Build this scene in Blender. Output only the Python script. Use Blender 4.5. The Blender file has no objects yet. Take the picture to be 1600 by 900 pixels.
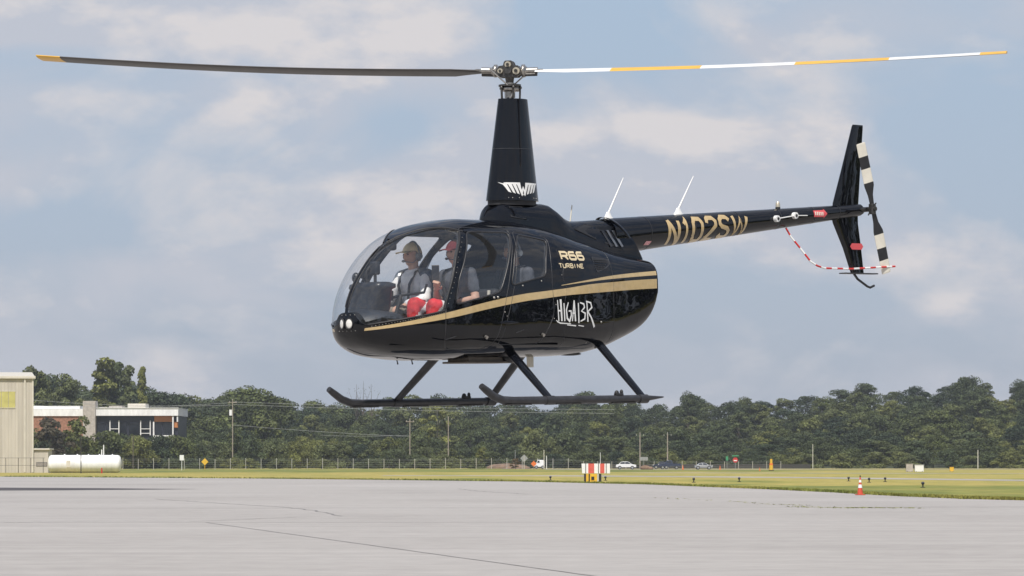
import bpy, bmesh, math, random
import numpy as np
from mathutils import Vector, Matrix, Euler
from mathutils.bvhtree import BVHTree
R = math.radians
rnd = random.Random(7)

# ------------------------------------------------------------------ camera, sky, sun
scn = bpy.context.scene
COL = scn.collection
cam_d = bpy.data.cameras.new("camera"); cam = bpy.data.objects.new("camera", cam_d); COL.objects.link(cam)
cam_d.sensor_width = 36.0; cam_d.lens = 36.0 * 5580 / 1600; cam_d.shift_y = 270 / 1600
cam_d.clip_start = 0.5; cam_d.clip_end = 8000
cam.location = (0, 0, 1.6); cam.rotation_euler = (R(90), 0, 0)
scn.camera = cam
scn.view_settings.view_transform = 'Standard'; scn.view_settings.look = 'None'
scn.view_settings.exposure = 0.0; scn.view_settings.gamma = 1.0
SUN_DIR = Vector((-0.08, -0.56, 0.825)).normalized()
SKY_STRENGTH = 0.10

w = bpy.data.worlds.new("World"); scn.world = w; w.use_nodes = True
nt = w.node_tree; nt.nodes.clear()
def N(t, **kw):
    n = nt.nodes.new(t)
    for k, v in kw.items(): setattr(n, k, v)
    return n
def L(a, b): nt.links.new(a, b)
out = N('ShaderNodeOutputWorld'); bg = N('ShaderNodeBackground'); bg.inputs['Strength'].default_value = SKY_STRENGTH
sky = N('ShaderNodeTexSky'); sky.sky_type = 'NISHITA'; sky.sun_disc = False
sky.sun_elevation = math.asin(SUN_DIR.z); sky.sun_rotation = math.atan2(SUN_DIR.x, SUN_DIR.y)
sky.air_density = 1.0; sky.dust_density = 1.6; sky.ozone_density = 2.0
tc = N('ShaderNodeTexCoord'); sep = N('ShaderNodeSeparateXYZ'); L(tc.outputs['Generated'], sep.inputs[0])
# hazy blue-grey veil towards the horizon
veil = N('ShaderNodeMixRGB'); veil.inputs[0].default_value = 0.86
ramp = N('ShaderNodeValToRGB'); L(sep.outputs['Z'], ramp.inputs[0])
cr = ramp.color_ramp; cr.elements[0].position = 0.0; cr.elements[0].color = (4.20, 4.68, 5.62, 1)
cr.elements[1].position = 0.5; cr.elements[1].color = (2.2, 3.0, 4.6, 1)
e = cr.elements.new(0.06); e.color = (4.25, 5.05, 6.3, 1)
e = cr.elements.new(0.13); e.color = (4.15, 5.3, 6.8, 1)
L(sky.outputs[0], veil.inputs[1]); L(ramp.outputs[0], veil.inputs[2])
mp = N('ShaderNodeMapping'); mp.inputs['Scale'].default_value = (8.5, 8.5, 17.0); mp.inputs['Location'].default_value = (3.1, 1.7, 0.55)
L(tc.outputs['Generated'], mp.inputs['Vector'])
n1 = N('ShaderNodeTexNoise'); n1.inputs['Scale'].default_value = 1.0; n1.inputs['Detail'].default_value = 9; n1.inputs['Roughness'].default_value = 0.52
n1.inputs['Distortion'].default_value = 0.6
L(mp.outputs[0], n1.inputs['Vector'])
# broad cloud banks and clear gaps: each at its own bearing and height in the sky
def mth(op, a, b=None):
    n = N('ShaderNodeMath', operation=op)
    for i, v in enumerate((a, b)):
        if v is None: continue
        if isinstance(v, (int, float)): n.inputs[i].default_value = v
        else: L(v, n.inputs[i])
    return n.outputs[0]
az_ = mth('ARCTAN2', sep.outputs['X'], sep.outputs['Y']); bias = 0.0
for (a0, h0, sa, sh, amp) in ((.046, .0915, .036, .0036, .17), (-.075, .100, .022, .009, .10), (-.135, .077, .018, .007, .10), (-.105, .122, .050, .009, .10), (.075, .116, .028, .010, .10),
                              (.121, .043, .010, .005, .12), (-.030, .076, .020, .006, .10), (.010, .060, .05, .010, .05), (-.11, .052, .03, .006, .07), (-.03, .095, .018, .009, -.12), (.027, .115, .026, .009, -.14), (.128, .086, .022, .012, -.10), (-.122, .108, .02, .005, -.05), (.10, .066, .03, .008, -.06)):
    g_ = mth('ADD', mth('POWER', mth('DIVIDE', mth('SUBTRACT', az_, a0), sa), 2.0), mth('POWER', mth('DIVIDE', mth('SUBTRACT', sep.outputs['Z'], h0), sh), 2.0))
    bias = mth('ADD', mth('MULTIPLY', mth('POWER', 2.718, mth('MULTIPLY', g_, -1.0)), amp), bias)
n1f = mth('ADD', n1.outputs['Fac'], bias)
c1 = N('ShaderNodeValToRGB'); c1.color_ramp.elements[0].position = 0.44; c1.color_ramp.elements[1].position = 0.60
L(n1f, c1.inputs[0])
n2 = N('ShaderNodeTexNoise'); n2.inputs['Scale'].default_value = 2.9; n2.inputs['Detail'].default_value = 10; n2.inputs['Roughness'].default_value = 0.58
L(mp.outputs[0], n2.inputs['Vector'])
c2 = N('ShaderNodeValToRGB'); c2.color_ramp.elements[0].position = 0.50; c2.color_ramp.elements[1].position = 0.63
L(mth('ADD', n2.outputs['Fac'], mth('MULTIPLY', bias, 0.5)), c2.inputs[0])
mul = N('ShaderNodeMath', operation='MULTIPLY'); mul.inputs[1].default_value = 0.80; L(c1.outputs[0], mul.inputs[0])
m1 = N('ShaderNodeMixRGB'); m1.inputs[2].default_value = (5.6, 5.72, 6.35, 1)
L(mul.outputs[0], m1.inputs[0]); L(veil.outputs[0], m1.inputs[1])
mul2 = N('ShaderNodeMath', operation='MULTIPLY'); L(c2.outputs[0], mul2.inputs[0]); L(c1.outputs[0], mul2.inputs[1])
mul3 = N('ShaderNodeMath', operation='MULTIPLY'); mul3.inputs[1].default_value = 0.8; L(mul2.outputs[0], mul3.inputs[0])
m2 = N('ShaderNodeMixRGB'); m2.inputs[2].default_value = (7.5, 7.1, 7.05, 1)
L(mul3.outputs[0], m2.inputs[0]); L(m1.outputs[0], m2.inputs[1])
L(m2.outputs[0], bg.inputs['Color']); L(bg.outputs[0], out.inputs[0])

sd = bpy.data.lights.new("sun", 'SUN'); sd.energy = 4.7; sd.angle = R(0.5); sd.color = (1.0, 0.95, 0.88)
sun = bpy.data.objects.new("sun", sd); COL.objects.link(sun)
sun.rotation_euler = SUN_DIR.to_track_quat('Z', 'Y').to_euler()

# ------------------------------------------------------------------ helpers
def pbr(name, col, rough=0.5, metal=0.0, coat=0.0, var=0.0, scale=5.0, bump=0.0, bscale=40.0, col2=None, spec=0.5, coords='Object', stretch=None, emit=None, island=False):
    m = bpy.data.materials.new(name); m.use_nodes = True
    t = m.node_tree; b = t.nodes['Principled BSDF']
    b.inputs['Base Color'].default_value = (*col, 1); b.inputs['Roughness'].default_value = rough
    b.inputs['Metallic'].default_value = metal; b.inputs['Coat Weight'].default_value = coat
    b.inputs['Specular IOR Level'].default_value = spec
    if coat: b.inputs['Coat Roughness'].default_value = 0.03
    tcn = t.nodes.new('ShaderNodeTexCoord'); src = tcn.outputs[coords]
    if stretch:
        mpn = t.nodes.new('ShaderNodeMapping'); mpn.inputs['Scale'].default_value = stretch
        t.links.new(src, mpn.inputs[0]); src = mpn.outputs[0]
    if var or col2:
        n = t.nodes.new('ShaderNodeTexNoise'); n.inputs['Scale'].default_value = scale; n.inputs['Detail'].default_value = 6
        t.links.new(src, n.inputs['Vector'])
        r = t.nodes.new('ShaderNodeValToRGB'); t.links.new(n.outputs['Fac'], r.inputs[0])
        r.color_ramp.elements[0].position = 0.32; r.color_ramp.elements[1].position = 0.68
        a = tuple(c * (1 - var) for c in col); z = col2 if col2 else tuple(min(1, c * (1 + var)) for c in col)
        r.color_ramp.elements[0].color = (*a, 1); r.color_ramp.elements[1].color = (*z, 1)
        t.links.new(r.outputs[0], b.inputs['Base Color'])
    if bump:
        n = t.nodes.new('ShaderNodeTexNoise'); n.inputs['Scale'].default_value = bscale; n.inputs['Detail'].default_value = 4
        t.links.new(src, n.inputs['Vector'])
        bp = t.nodes.new('ShaderNodeBump'); bp.inputs['Strength'].default_value = bump; bp.inputs['Distance'].default_value = 0.02
        t.links.new(n.outputs['Fac'], bp.inputs['Height']); t.links.new(bp.outputs[0], b.inputs['Normal'])
    if emit:
        b.inputs['Emission Color'].default_value = (*emit[0], 1); b.inputs['Emission Strength'].default_value = emit[1]
    return m

def glass(name, tint=(0.93, 0.95, 0.96), ior=1.5):
    m = bpy.data.materials.new(name); m.use_nodes = True; t = m.node_tree; t.nodes.clear()
    o = t.nodes.new('ShaderNodeOutputMaterial'); mix = t.nodes.new('ShaderNodeMixShader')
    ge = t.nodes.new('ShaderNodeNewGeometry'); dt = t.nodes.new('ShaderNodeVectorMath'); dt.operation = 'DOT_PRODUCT'
    t.links.new(ge.outputs['Normal'], dt.inputs[0]); t.links.new(ge.outputs['Incoming'], dt.inputs[1])
    def mth(op, a, b=None, clamp=False):
        n = t.nodes.new('ShaderNodeMath'); n.operation = op; n.use_clamp = clamp
        for i, v in enumerate((a, b)):
            if v is None: continue
            if isinstance(v, (int, float)): n.inputs[i].default_value = v
            else: t.links.new(v, n.inputs[i])
        return n.outputs[0]
    c_ = mth('ABSOLUTE', dt.outputs['Value']); p_ = mth('POWER', mth('SUBTRACT', 1.0, c_, True), 5.0)
    fac = mth('ADD', mth('MULTIPLY', p_, 0.85), 0.085, True)      # two air-glass faces of a thin pane
    tr = t.nodes.new('ShaderNodeBsdfTransparent'); tr.inputs['Color'].default_value = (*tint, 1)
    g = t.nodes.new('ShaderNodeBsdfGlossy'); g.inputs['Roughness'].default_value = 0.03
    t.links.new(fac, mix.inputs[0])
    df = t.nodes.new('ShaderNodeBsdfDiffuse'); df.inputs['Color'].default_value = (.55, .57, .6, 1); m0 = t.nodes.new('ShaderNodeMixShader'); m0.inputs[0].default_value = .022
    t.links.new(tr.outputs[0], m0.inputs[1]); t.links.new(df.outputs[0], m0.inputs[2])
    t.links.new(m0.outputs[0], mix.inputs[1]); t.links.new(g.outputs[0], mix.inputs[2]); t.links.new(mix.outputs[0], o.inputs[0])
    return m

def link_mesh(name, me, parent=None, mats=()):
    o = bpy.data.objects.new(name, me); COL.objects.link(o)
    for m in mats:
        if m is not None: me.materials.append(m)
    if parent: o.parent = parent
    return o

class MB:
    """collects shapes into one mesh"""
    def __init__(s): s.v = []; s.f = []; s.m = []; s.sm = []
    def add(s, vs, fs, mi=0, smooth=False, M=None):
        b = len(s.v)
        s.v += [tuple(M @ Vector(p)) if M else tuple(p) for p in vs]
        s.f += [tuple(b + i for i in f) for f in fs]; s.m += [mi] * len(fs); s.sm += [smooth] * len(fs)
        return s
    def box(s, c, d, mi=0, M=None, bev=0.0):
        x, y, z = (k / 2 for k in d)
        if bev:
            bm = bmesh.new(); bmesh.ops.create_cube(bm, size=1)
            for v in bm.verts: v.co = Vector((v.co.x * d[0], v.co.y * d[1], v.co.z * d[2]))
            bmesh.ops.bevel(bm, geom=bm.edges[:], offset=bev, segments=2, affect='EDGES', profile=0.5)
            bm.verts.index_update()
            vs = [(v.co.x + c[0], v.co.y + c[1], v.co.z + c[2]) for v in bm.verts]; fs = [[v.index for v in f.verts] for f in bm.faces]; bm.free()
            return s.add(vs, fs, mi, False, M)
        vs = [(c[0] + sx * x, c[1] + sy * y, c[2] + sz * z) for sx in (-1, 1) for sy in (-1, 1) for sz in (-1, 1)]
        fs = [(0, 1, 3, 2), (4, 6, 7, 5), (0, 4, 5, 1), (2, 3, 7, 6), (0, 2, 6, 4), (1, 5, 7, 3)]
        return s.add(vs, fs, mi, False, M)
    def tube(s, pts, rad, n=8, mi=0, caps=True, flat=1.0, up=None, smooth=True, M=None):
        pts = [Vector(p) for p in pts]; k = len(pts)
        rr = rad if isinstance(rad, (list, tuple)) else [rad] * k
        vs = []; pu = None
        for i, p in enumerate(pts):
            t = (pts[min(i + 1, k - 1)] - pts[max(i - 1, 0)]).normalized()
            u = pu if pu is not None else Vector(up) if up else (Vector((0, 0, 1)) if abs(t.z) < 0.9 else Vector((1, 0, 0)))
            u = (u - t * u.dot(t)).normalized(); pu = u; v = t.cross(u)
            for j in range(n):
                a = 2 * math.pi * j / n
                vs.append(p + (u * math.cos(a) + v * math.sin(a) * flat) * rr[i])
        fs = [(i * n + j, i * n + (j + 1) % n, (i + 1) * n + (j + 1) % n, (i + 1) * n + j) for i in range(k - 1) for j in range(n)]
        s.add(vs, fs, mi, smooth, M)
        if caps:
            b = [vs[j] for j in range(n)][::-1]; e = vs[-n:]
            s.add(b, [tuple(range(n))], mi, False, M); s.add(e, [tuple(range(n))], mi, False, M)
        return s
    def loft(s, rings, mi=0, caps=True, smooth=True, M=None, closed=True):
        n = len(rings[0]); vs = [p for r in rings for p in r]
        rng = range(n) if closed else range(n - 1)
        fs = [(i * n + j, i * n + (j + 1) % n, (i + 1) * n + (j + 1) % n, (i + 1) * n + j) for i in range(len(rings) - 1) for j in rng]
        s.add(vs, fs, mi, smooth, M)
        if caps:
            s.add(rings[0][::-1], [tuple(range(n))], mi, False, M); s.add(rings[-1], [tuple(range(n))], mi, False, M)
        return s
    def prism(s, poly, depth, mi=0, M=None):
        """poly: (x,z) points; extruded along y from -depth/2 to depth/2"""
        n = len(poly)
        a = [(x, -depth / 2, z) for x, z in poly]; b = [(x, depth / 2, z) for x, z in poly]
        s.add(a + b, [tuple(range(n))[::-1], tuple(range(n, 2 * n))] + [(i, (i + 1) % n, (i + 1) % n + n, i + n) for i in range(n)], mi, False, M)
        return s
    def ball(s, c, r, mi=0, nu=12, nv=8, M=None):
        rx, ry, rz = r if isinstance(r, (tuple, list)) else (r, r, r)
        vs = [(c[0], c[1], c[2] + rz)]
        for i in range(1, nv):
            a = math.pi * i / nv
            for j in range(nu):
                b = 2 * math.pi * j / nu
                vs.append((c[0] + rx * math.sin(a) * math.cos(b), c[1] + ry * math.sin(a) * math.sin(b), c[2] + rz * math.cos(a)))
        vs.append((c[0], c[1], c[2] - rz)); l = len(vs) - 1
        fs = [(0, 1 + j, 1 + (j + 1) % nu) for j in range(nu)]
        for i in range(nv - 2):
            for j in range(nu): fs.append((1 + i * nu + j, 1 + (i + 1) * nu + j, 1 + (i + 1) * nu + (j + 1) % nu, 1 + i * nu + (j + 1) % nu))
        k = 1 + (nv - 2) * nu
        fs += [(l, k + (j + 1) % nu, k + j) for j in range(nu)]
        return s.add(vs, fs, mi, True, M)
    def mesh(s, name, fix=True):
        me = bpy.data.meshes.new(name); me.from_pydata(s.v, [], s.f)
        me.polygons.foreach_set('material_index', s.m); me.polygons.foreach_set('use_smooth', s.sm)
        if fix:
            bm = bmesh.new(); bm.from_mesh(me); bmesh.ops.recalc_face_normals(bm, faces=bm.faces[:]); bm.to_mesh(me); bm.free()
        me.update(); return me
    def build(s, name, mats, parent=None, fix=True):
        if not isinstance(mats, (list, tuple)): mats = [mats]
        return link_mesh(name, s.mesh(name, fix), parent, mats)

def tag(o, label=None, cat=None, group=None, kind=None):
    if label: o['label'] = label
    if cat: o['category'] = cat
    if group: o['group'] = group
    if kind: o['kind'] = kind
    return o
def thing(name, label, cat, loc=(0, 0, 0), rz=0.0, group=None):
    o = bpy.data.objects.new(name, None); COL.objects.link(o); o.location = loc; o.rotation_euler = (0, 0, rz)
    o.empty_display_size = 0.2
    return tag(o, label, cat, group)
def kids(o): return list(o.children)
def copy_tree(o, parent=None, ch=None):
    ch = ch if ch is not None else kids(o)
    c = o.copy(); COL.objects.link(c); c.parent = parent
    for k in ch: copy_tree(k, c)
    return c

def interp(tab, x):
    n = len(tab)
    if x <= tab[0][0]: return tab[0][1]
    if x >= tab[-1][0]: return tab[-1][1]
    for i in range(n - 1):
        if x <= tab[i + 1][0]: break
    x0, y0 = tab[i]; x1, y1 = tab[i + 1]; h = x1 - x0
    def sl(j):
        if j <= 0 or j >= n - 1: return None
        a = (tab[j][1] - tab[j - 1][1]) / (tab[j][0] - tab[j - 1][0]); b = (tab[j + 1][1] - tab[j][1]) / (tab[j + 1][0] - tab[j][0])
        return 0 if a * b <= 0 else 2 * a * b / (a + b)
    q = (y1 - y0) / h; m0 = sl(i); m1 = sl(i + 1)
    if m0 is None: m0 = 1.5 * q - .5 * m1 if m1 is not None else q
    if m1 is None: m1 = 1.5 * q - .5 * m0
    u = (x - x0) / h
    return (2*u**3 - 3*u*u + 1) * y0 + (u**3 - 2*u*u + u) * h * m0 + (-2*u**3 + 3*u*u) * y1 + (u**3 - u*u) * h * m1
def lerp_tab(tab, x):
    if x <= tab[0][0]: return tab[0][1]
    for (a, b), (c, d) in zip(tab, tab[1:]):
        if x <= c: return b + (d - b) * (x - a) / (c - a)
    return tab[-1][1]

# ------------------------------------------------------------------ materials
M = {}
M['paint'] = pbr('black_gloss_paint', (0.0045, 0.0052, 0.0075), 0.5, coat=0.85, var=0.15, scale=3, spec=0.0)
_t = M['paint'].node_tree; _b = _t.nodes['Principled BSDF']; _b.inputs['Coat Roughness'].default_value = .015
_n = _t.nodes.new('ShaderNodeTexNoise'); _n.inputs['Scale'].default_value = 2.6; _n.inputs['Detail'].default_value = 2
_tc = _t.nodes.new('ShaderNodeTexCoord'); _t.links.new(_tc.outputs['Object'], _n.inputs['Vector'])
_bp = _t.nodes.new('ShaderNodeBump'); _bp.inputs['Strength'].default_value = .35; _bp.inputs['Distance'].default_value = .02      # slight oil-canning of the skin
_t.links.new(_n.outputs['Fac'], _bp.inputs['Height']); _t.links.new(_bp.outputs[0], _b.inputs['Coat Normal'])
M['mattblack'] = pbr('matt_black', (0.018, 0.018, 0.02), 0.55, var=0.2, scale=12)
M['skid'] = pbr('satin_charcoal', (0.03, 0.03, 0.033), 0.38, var=0.3, scale=14)
M['gold'] = pbr('gold_paint', (0.50, 0.37, 0.185), 0.25, coat=0.6, var=0.08, scale=20)
M['goldlt'] = pbr('pale_gold_lettering', (0.66, 0.55, 0.36), 0.3, var=0.05)
M['white'] = pbr('white_paint', (0.78, 0.78, 0.76), 0.35, var=0.05, scale=9)
M['cream'] = pbr('cream_paint', (0.72, 0.68, 0.58), 0.45, var=0.06, scale=14)
M['yellow'] = pbr('amber_paint', (0.75, 0.42, 0.045), 0.4, var=0.06)
M['bladeund'] = pbr('blade_underside_dark', (0.075, 0.068, 0.062), 0.5, var=0.2, scale=3)
M['red'] = pbr('red_paint', (0.55, 0.03, 0.025), 0.4, var=0.1)
M['stickred'] = pbr('sticker_red', (0.62, 0.09, 0.10), 0.5, var=0.1)
M['metal'] = pbr('machined_metal', (0.42, 0.40, 0.37), 0.35, metal=0.9, var=0.2, scale=30)
M['dmetal'] = pbr('dark_steel', (0.10, 0.095, 0.09), 0.4, metal=0.8, var=0.3, scale=30)
M['brass'] = pbr('pale_bolt_metal', (0.62, 0.56, 0.44), 0.4, metal=0.7, var=0.1, scale=30)
M['glass'] = glass('canopy_glass', (0.97, 0.975, 0.98))
M['tglass'] = glass('tinted_window_glass', (0.90, 0.915, 0.93))
M['lens'] = pbr('lamp_lens', (0.75, 0.73, 0.68), 0.1, coat=1.0, var=0.1, scale=60)
M['lining'] = pbr('grey_cabin_lining', (0.034, 0.037, 0.043), 0.8, var=0.2, scale=8)
M['leather'] = pbr('dark_seat_leather', (0.035, 0.038, 0.045), 0.5, var=0.2, scale=15, bump=0.1)
M['console'] = pbr('console_plastic', (0.02, 0.024, 0.032), 0.35, var=0.2, scale=10)
M['brownish'] = pbr('belly_panel', (0.13, 0.11, 0.09), 0.5, var=0.2, scale=9)
# ------------------------------------------------------------------ helicopter
HLOC = (-0.02, 36.4, 2.17); HROT = (0.0, -R(1.3), R(45))
heli = thing('helicopter', 'glossy black turbine helicopter with gold stripe hovering over the apron', 'helicopter', HLOC)
heli.rotation_euler = HROT
HM = Matrix.Translation(HLOC) @ Euler(HROT).to_matrix().to_4x4()

NOSE, TAIL = -2.25, 1.72
ZT = [(-2.25,.82),(-2.215,1.02),(-2.05,1.30),(-1.80,1.55),(-1.54,1.71),(-1.2,1.82),(-.8,1.87),(-.3,1.87),(.1,1.83),(.6,1.71),(1.1,1.60),(1.72,1.505)]
ZB = [(-2.25,.82),(-2.20,.68),(-2.06,.57),(-1.8,.49),(-1.3,.455),(0,.48),(.6,.50),(.95,.555),(1.3,.655),(1.52,.74),(1.64,.83),(1.70,.95),(1.72,1.06)]
WD = [(-1.2,.70),(-.2,.70),(.3,.685),(.8,.62),(1.2,.55),(1.72,.49)]
ZM = [(-2.25,.82),(-1.2,.84),(0,.88),(1.0,1.02),(1.72,1.2)]
def hw(x):
    if x < -1.2: return .70 * math.sqrt(max(0, 1 - ((x + 1.2) / 1.05) ** 2))
    return interp(WD, x)
def S(x, t, off=0.0):
    c, s = math.cos(t), math.sin(t)
    wd = max(0.0, hw(x) - off); zm = interp(ZM, x)
    nu = 2.7 if x > -1.5 else 2.7 - .6 * min(1, (-1.5 - x) / .6)
    k = min(1, max(0, x)); nu += 1.0 * k
    if s >= 0: n = nu; h = interp(ZT, x) - zm
    else: n = 2.8 + k; h = zm - interp(ZB, x)
    h = max(0.0, h - off)
    return (x, wd * math.copysign(abs(c) ** (2 / n), c), zm + h * math.copysign(abs(s) ** (2 / n), s))
def hull_grid(nx, na, off=0.0, x0=NOSE, x1=TAIL):
    vs = []
    nf = int(nx * .25)
    xs = [x0 + 0.55 * (1 - math.cos(math.pi / 2 * i / nf)) for i in range(nf)] + [x0 + .55 + (x1 - x0 - .55) * i / (nx - nf) for i in range(nx - nf + 1)]
    xs[0] += 0.0004
    for x in xs:
        for j in range(na):
            t = 2 * math.pi * j / na
            vs.append(S(x, t - 0.22 * math.sin(4 * t) * 0.5, off))
    fs = []
    k = len(xs)
    for i in range(k - 1):
        for j in range(na):
            a, b, c, d = i * na + j, i * na + (j + 1) % na, (i + 1) * na + (j + 1) % na, (i + 1) * na + j
            fs += [(a, b, c), (a, c, d)]
    return vs, fs, k
# --- openings, as signed functions (negative = glass)
PIL = [(.90, -1.545), (.994, -1.527), (1.086, -1.494), (1.469, -1.317), (1.733, -1.10), (2, -1.0)]
LOW = [(-2.25, .785), (-2.182, .80), (-2.1, .818), (-1.894, .859), (-1.647, .905), (-1.494, .94)]
def f_wind(x, y, z):
    ay = abs(y)
    a = x - lerp_tab(PIL, z)
    b = x - (-1.10 - (.425 - ay) * 1.5) if ay < .425 else -1
    c = lerp_tab(LOW, x) + .135 * math.exp(-(y / .17) ** 4) - z
    return max(a, b * .55, c, .022 - ay)
def rpoly(P, r=0.05):
    out = []
    n = len(P)
    for i in range(n):
        p = Vector(P[i]); a = Vector(P[i - 1]); b = Vector(P[(i + 1) % n])
        da = (a - p); db = (b - p); ra = min(r, da.length * .45); rb = min(r, db.length * .45)
        s = p + da.normalized() * ra; e = p + db.normalized() * rb
        for k in range(5):
            t = k / 4; out.append(tuple((1 - t) ** 2 * s + 2 * t * (1 - t) * p + t * t * e))
    return out
W1 = rpoly([(-1.035, 1.722), (-.46, 1.722), (-.70, 1.30), (-.80, 1.12), (-1.42, .985), (-1.34, 1.25)], .07)
W2 = rpoly([(-.36, 1.705), (.03, 1.65), (-.09, 1.46), (-.14, 1.29), (-.64, 1.185), (-.53, 1.48)], .05)
def sd_poly(P, x, z):
    d = 1e9; ins = False; n = len(P)
    for i in range(n):
        x0, z0 = P[i]; x1, z1 = P[(i + 1) % n]
        ex, ez = x1 - x0, z1 - z0; wx, wz = x - x0, z - z0
        l = ex * ex + ez * ez
        t = 0 if l < 1e-12 else max(0, min(1, (wx * ex + wz * ez) / l))
        d = min(d, (wx - ex * t) ** 2 + (wz - ez * t) ** 2)
        if (z0 > z) != (z1 > z) and x < (x1 - x0) * (z - z0) / (z1 - z0) + x0: ins = not ins
    return -math.sqrt(d) if ins else math.sqrt(d)
def f_open(p):
    x, y, z = p
    if x > .2 or z < .75: return 1.0
    f = f_wind(x, y, z)
    if x > -1.5 and abs(y) > .2:
        if x < -.3: f = min(f, sd_poly(W1, x, z))
        if x > -.75: f = min(f, sd_poly(W2, x, z))
    return f
def cut_mesh(vs, fs, fv):
    """split triangles along fv=0; returns verts, inside faces (fv<0), outside faces"""
    vs = list(vs); ins, outs = [], []; cache = {}
    def mid(a, b):
        k = (a, b) if a < b else (b, a)
        if k not in cache:
            t = fv[a] / (fv[a] - fv[b]); p, q = vs[a], vs[b]
            cache[k] = len(vs); vs.append(tuple(p[i] + (q[i] - p[i]) * t for i in range(3)))
        return cache[k]
    for f in fs:
        s = [fv[i] < 0 for i in f]; n = sum(s)
        if n == 0: outs.append(f); continue
        if n == 3: ins.append(f); continue
        k = s.index(True) if n == 1 else s.index(False)
        a, b, c = f[k], f[(k + 1) % 3], f[(k + 2) % 3]
        ab, ac = mid(a, b), mid(a, c)
        one, two = (ins, outs) if n == 1 else (outs, ins)
        one.append((a, ab, ac)); two.append((ab, b, c)); two.append((ab, c, ac))
    return vs, ins, outs
def sub_mesh(name, vs, fs, smooth=True):
    used = sorted({i for f in fs for i in f}); mp_ = {a: b for b, a in enumerate(used)}
    me = bpy.data.meshes.new(name); me.from_pydata([vs[i] for i in used], [], [tuple(mp_[i] for i in f) for f in fs])
    me.polygons.foreach_set('use_smooth', [smooth] * len(fs)); me.update(); return me, used

hv, hf, hk = hull_grid(190, 150)
HB = BVHTree.FromPolygons([Vector(v) for v in hv], hf)
NA = 150
fv = [f_open(p) for p in hv]
# normals of the whole skin, so that the panels shade as one surface
_me = bpy.data.meshes.new('tmp'); _me.from_pydata(hv, [], hf); _me.update()
_bm = bmesh.new(); _bm.from_mesh(_me); bmesh.ops.recalc_face_normals(_bm, faces=_bm.faces[:]); _bm.normal_update()
NRM = [v.normal.copy() for v in _bm.verts]; _bm.free(); bpy.data.meshes.remove(_me)
_i = max(range(len(hv)), key=lambda i: hv[i][1] if abs(hv[i][0] + .5) < .1 else -9)
if NRM[_i].y < 0: NRM = [-n for n in NRM]
cv, gin, gout = cut_mesh(hv, hf, fv)
HKD = __import__('mathutils').kdtree.KDTree(len(hv))
for i, v in enumerate(hv): HKD.insert(v, i)
HKD.balance()
def nrm_at(p): return NRM[HKD.find(p)[1]]
def hull_part(name, faces, mats, parent):
    me, used = sub_mesh(name, cv, faces)
    o = link_mesh(name, me, parent, mats)
    me.normals_split_custom_set_from_vertices([tuple(NRM[i]) if i < len(NRM) else tuple(nrm_at(cv[i])) for i in used])
    return o
# skin split into body shell, doors
def cen(f): return [sum(cv[i][k] for i in f) / 3 for k in range(3)]
def in_door(x, z):   # forward door / aft door outlines by side view
    return None
# rear face
back = MB(); ring = [S(TAIL, 2 * math.pi * j / 60) for j in range(60)]
rin = [(TAIL + .03, p[1] * .8, 1.25 + (p[2] - 1.25) * .8) for p in ring]; rin2 = [(TAIL - .12, p[1] * .7, 1.2 + (p[2] - 1.2) * .7) for p in ring]
back.loft([ring, rin, rin2], 0, caps=False); back.add(rin2, [tuple(range(60))])
back.tube([(TAIL - .15, 0, 1.25), (TAIL + .18, 0, 1.22)], .11, 16, 1, caps=False)
shell = hull_part('fuselage_shell', gout, [M['paint']], heli)
back.build('rear_bulkhead', [M['mattblack'], M['dmetal']], heli)
wp, ws_, w1p, w1s, w2p, w2s = [], [], [], [], [], []
for f in gin:
    x, y, z = cen(f)
    isw = f_wind(x, y, z) < .004
    if isw: (wp if y < 0 else ws_).append(f)
    elif sd_poly(W1, x, z) < .01: (w1p if y < 0 else w1s).append(f)
    else: (w2p if y < 0 else w2s).append(f)
hull_part('windshield', wp, [M['glass']], heli); hull_part('windshield', ws_, [M['glass']], heli)

def hullpt(x, z, off=0.003, side=-1):
    h = HB.ray_cast(Vector((x, side * 3, z)), Vector((0, -side, 0)))
    if h[0] is None:
        q = HB.find_nearest(Vector((x, side * .5, z))); p = q[0]
    else: p = h[0]
    return p + nrm_at(p) * off
def seam_tube(mb, pts, r, side, mi=0, off=0.0, closed=False):
    P = [hullpt(x, z, off, side) for x, z in pts]
    if closed: P.append(P[0])
    mb.tube(P, r, 6, mi, caps=False)
def dense(pts, step=0.03, closed=False):
    out = []; pts = list(pts) + ([pts[0]] if closed else [])
    for a, b in zip(pts, pts[1:]):
        l = math.hypot(b[0] - a[0], b[1] - a[1]); n = max(1, int(l / step))
        out += [(a[0] + (b[0] - a[0]) * i / n, a[1] + (b[1] - a[1]) * i / n) for i in range(n)]
    if not closed: out.append(pts[-1])
    return out
def ribbon(mb, top, bot, side, mi=0, off=0.002):
    T = [hullpt(x, z, off, side) for x, z in top]; B = [hullpt(x, z, off, side) for x, z in bot]
    Mi = [hullpt((a[0] + b[0]) / 2, (a[1] + b[1]) / 2, off, side) for a, b in zip(top, bot)]
    n = len(T)
    mb.add(T + Mi + B, [(i, i + 1, n + i + 1, n + i) for i in range(n - 1)] + [(n + i, n + i + 1, 2 * n + i + 1, 2 * n + i) for i in range(n - 1)], mi, True)
D1 = [(-1.07, 1.765), (-.43, 1.755), (-.60, 1.40), (-.71, 1.10), (-.86, .60), (-1.0, .545), (-1.46, .555), (-1.53, .66), (-1.53, .99), (-1.40, 1.32), (-1.15, 1.70)]
D2 = [(-.40, 1.745), (.06, 1.68), (-.02, 1.45), (-.06, 1.2), (-.05, .9), (-.22, .60), (-.80, .60)]
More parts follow.
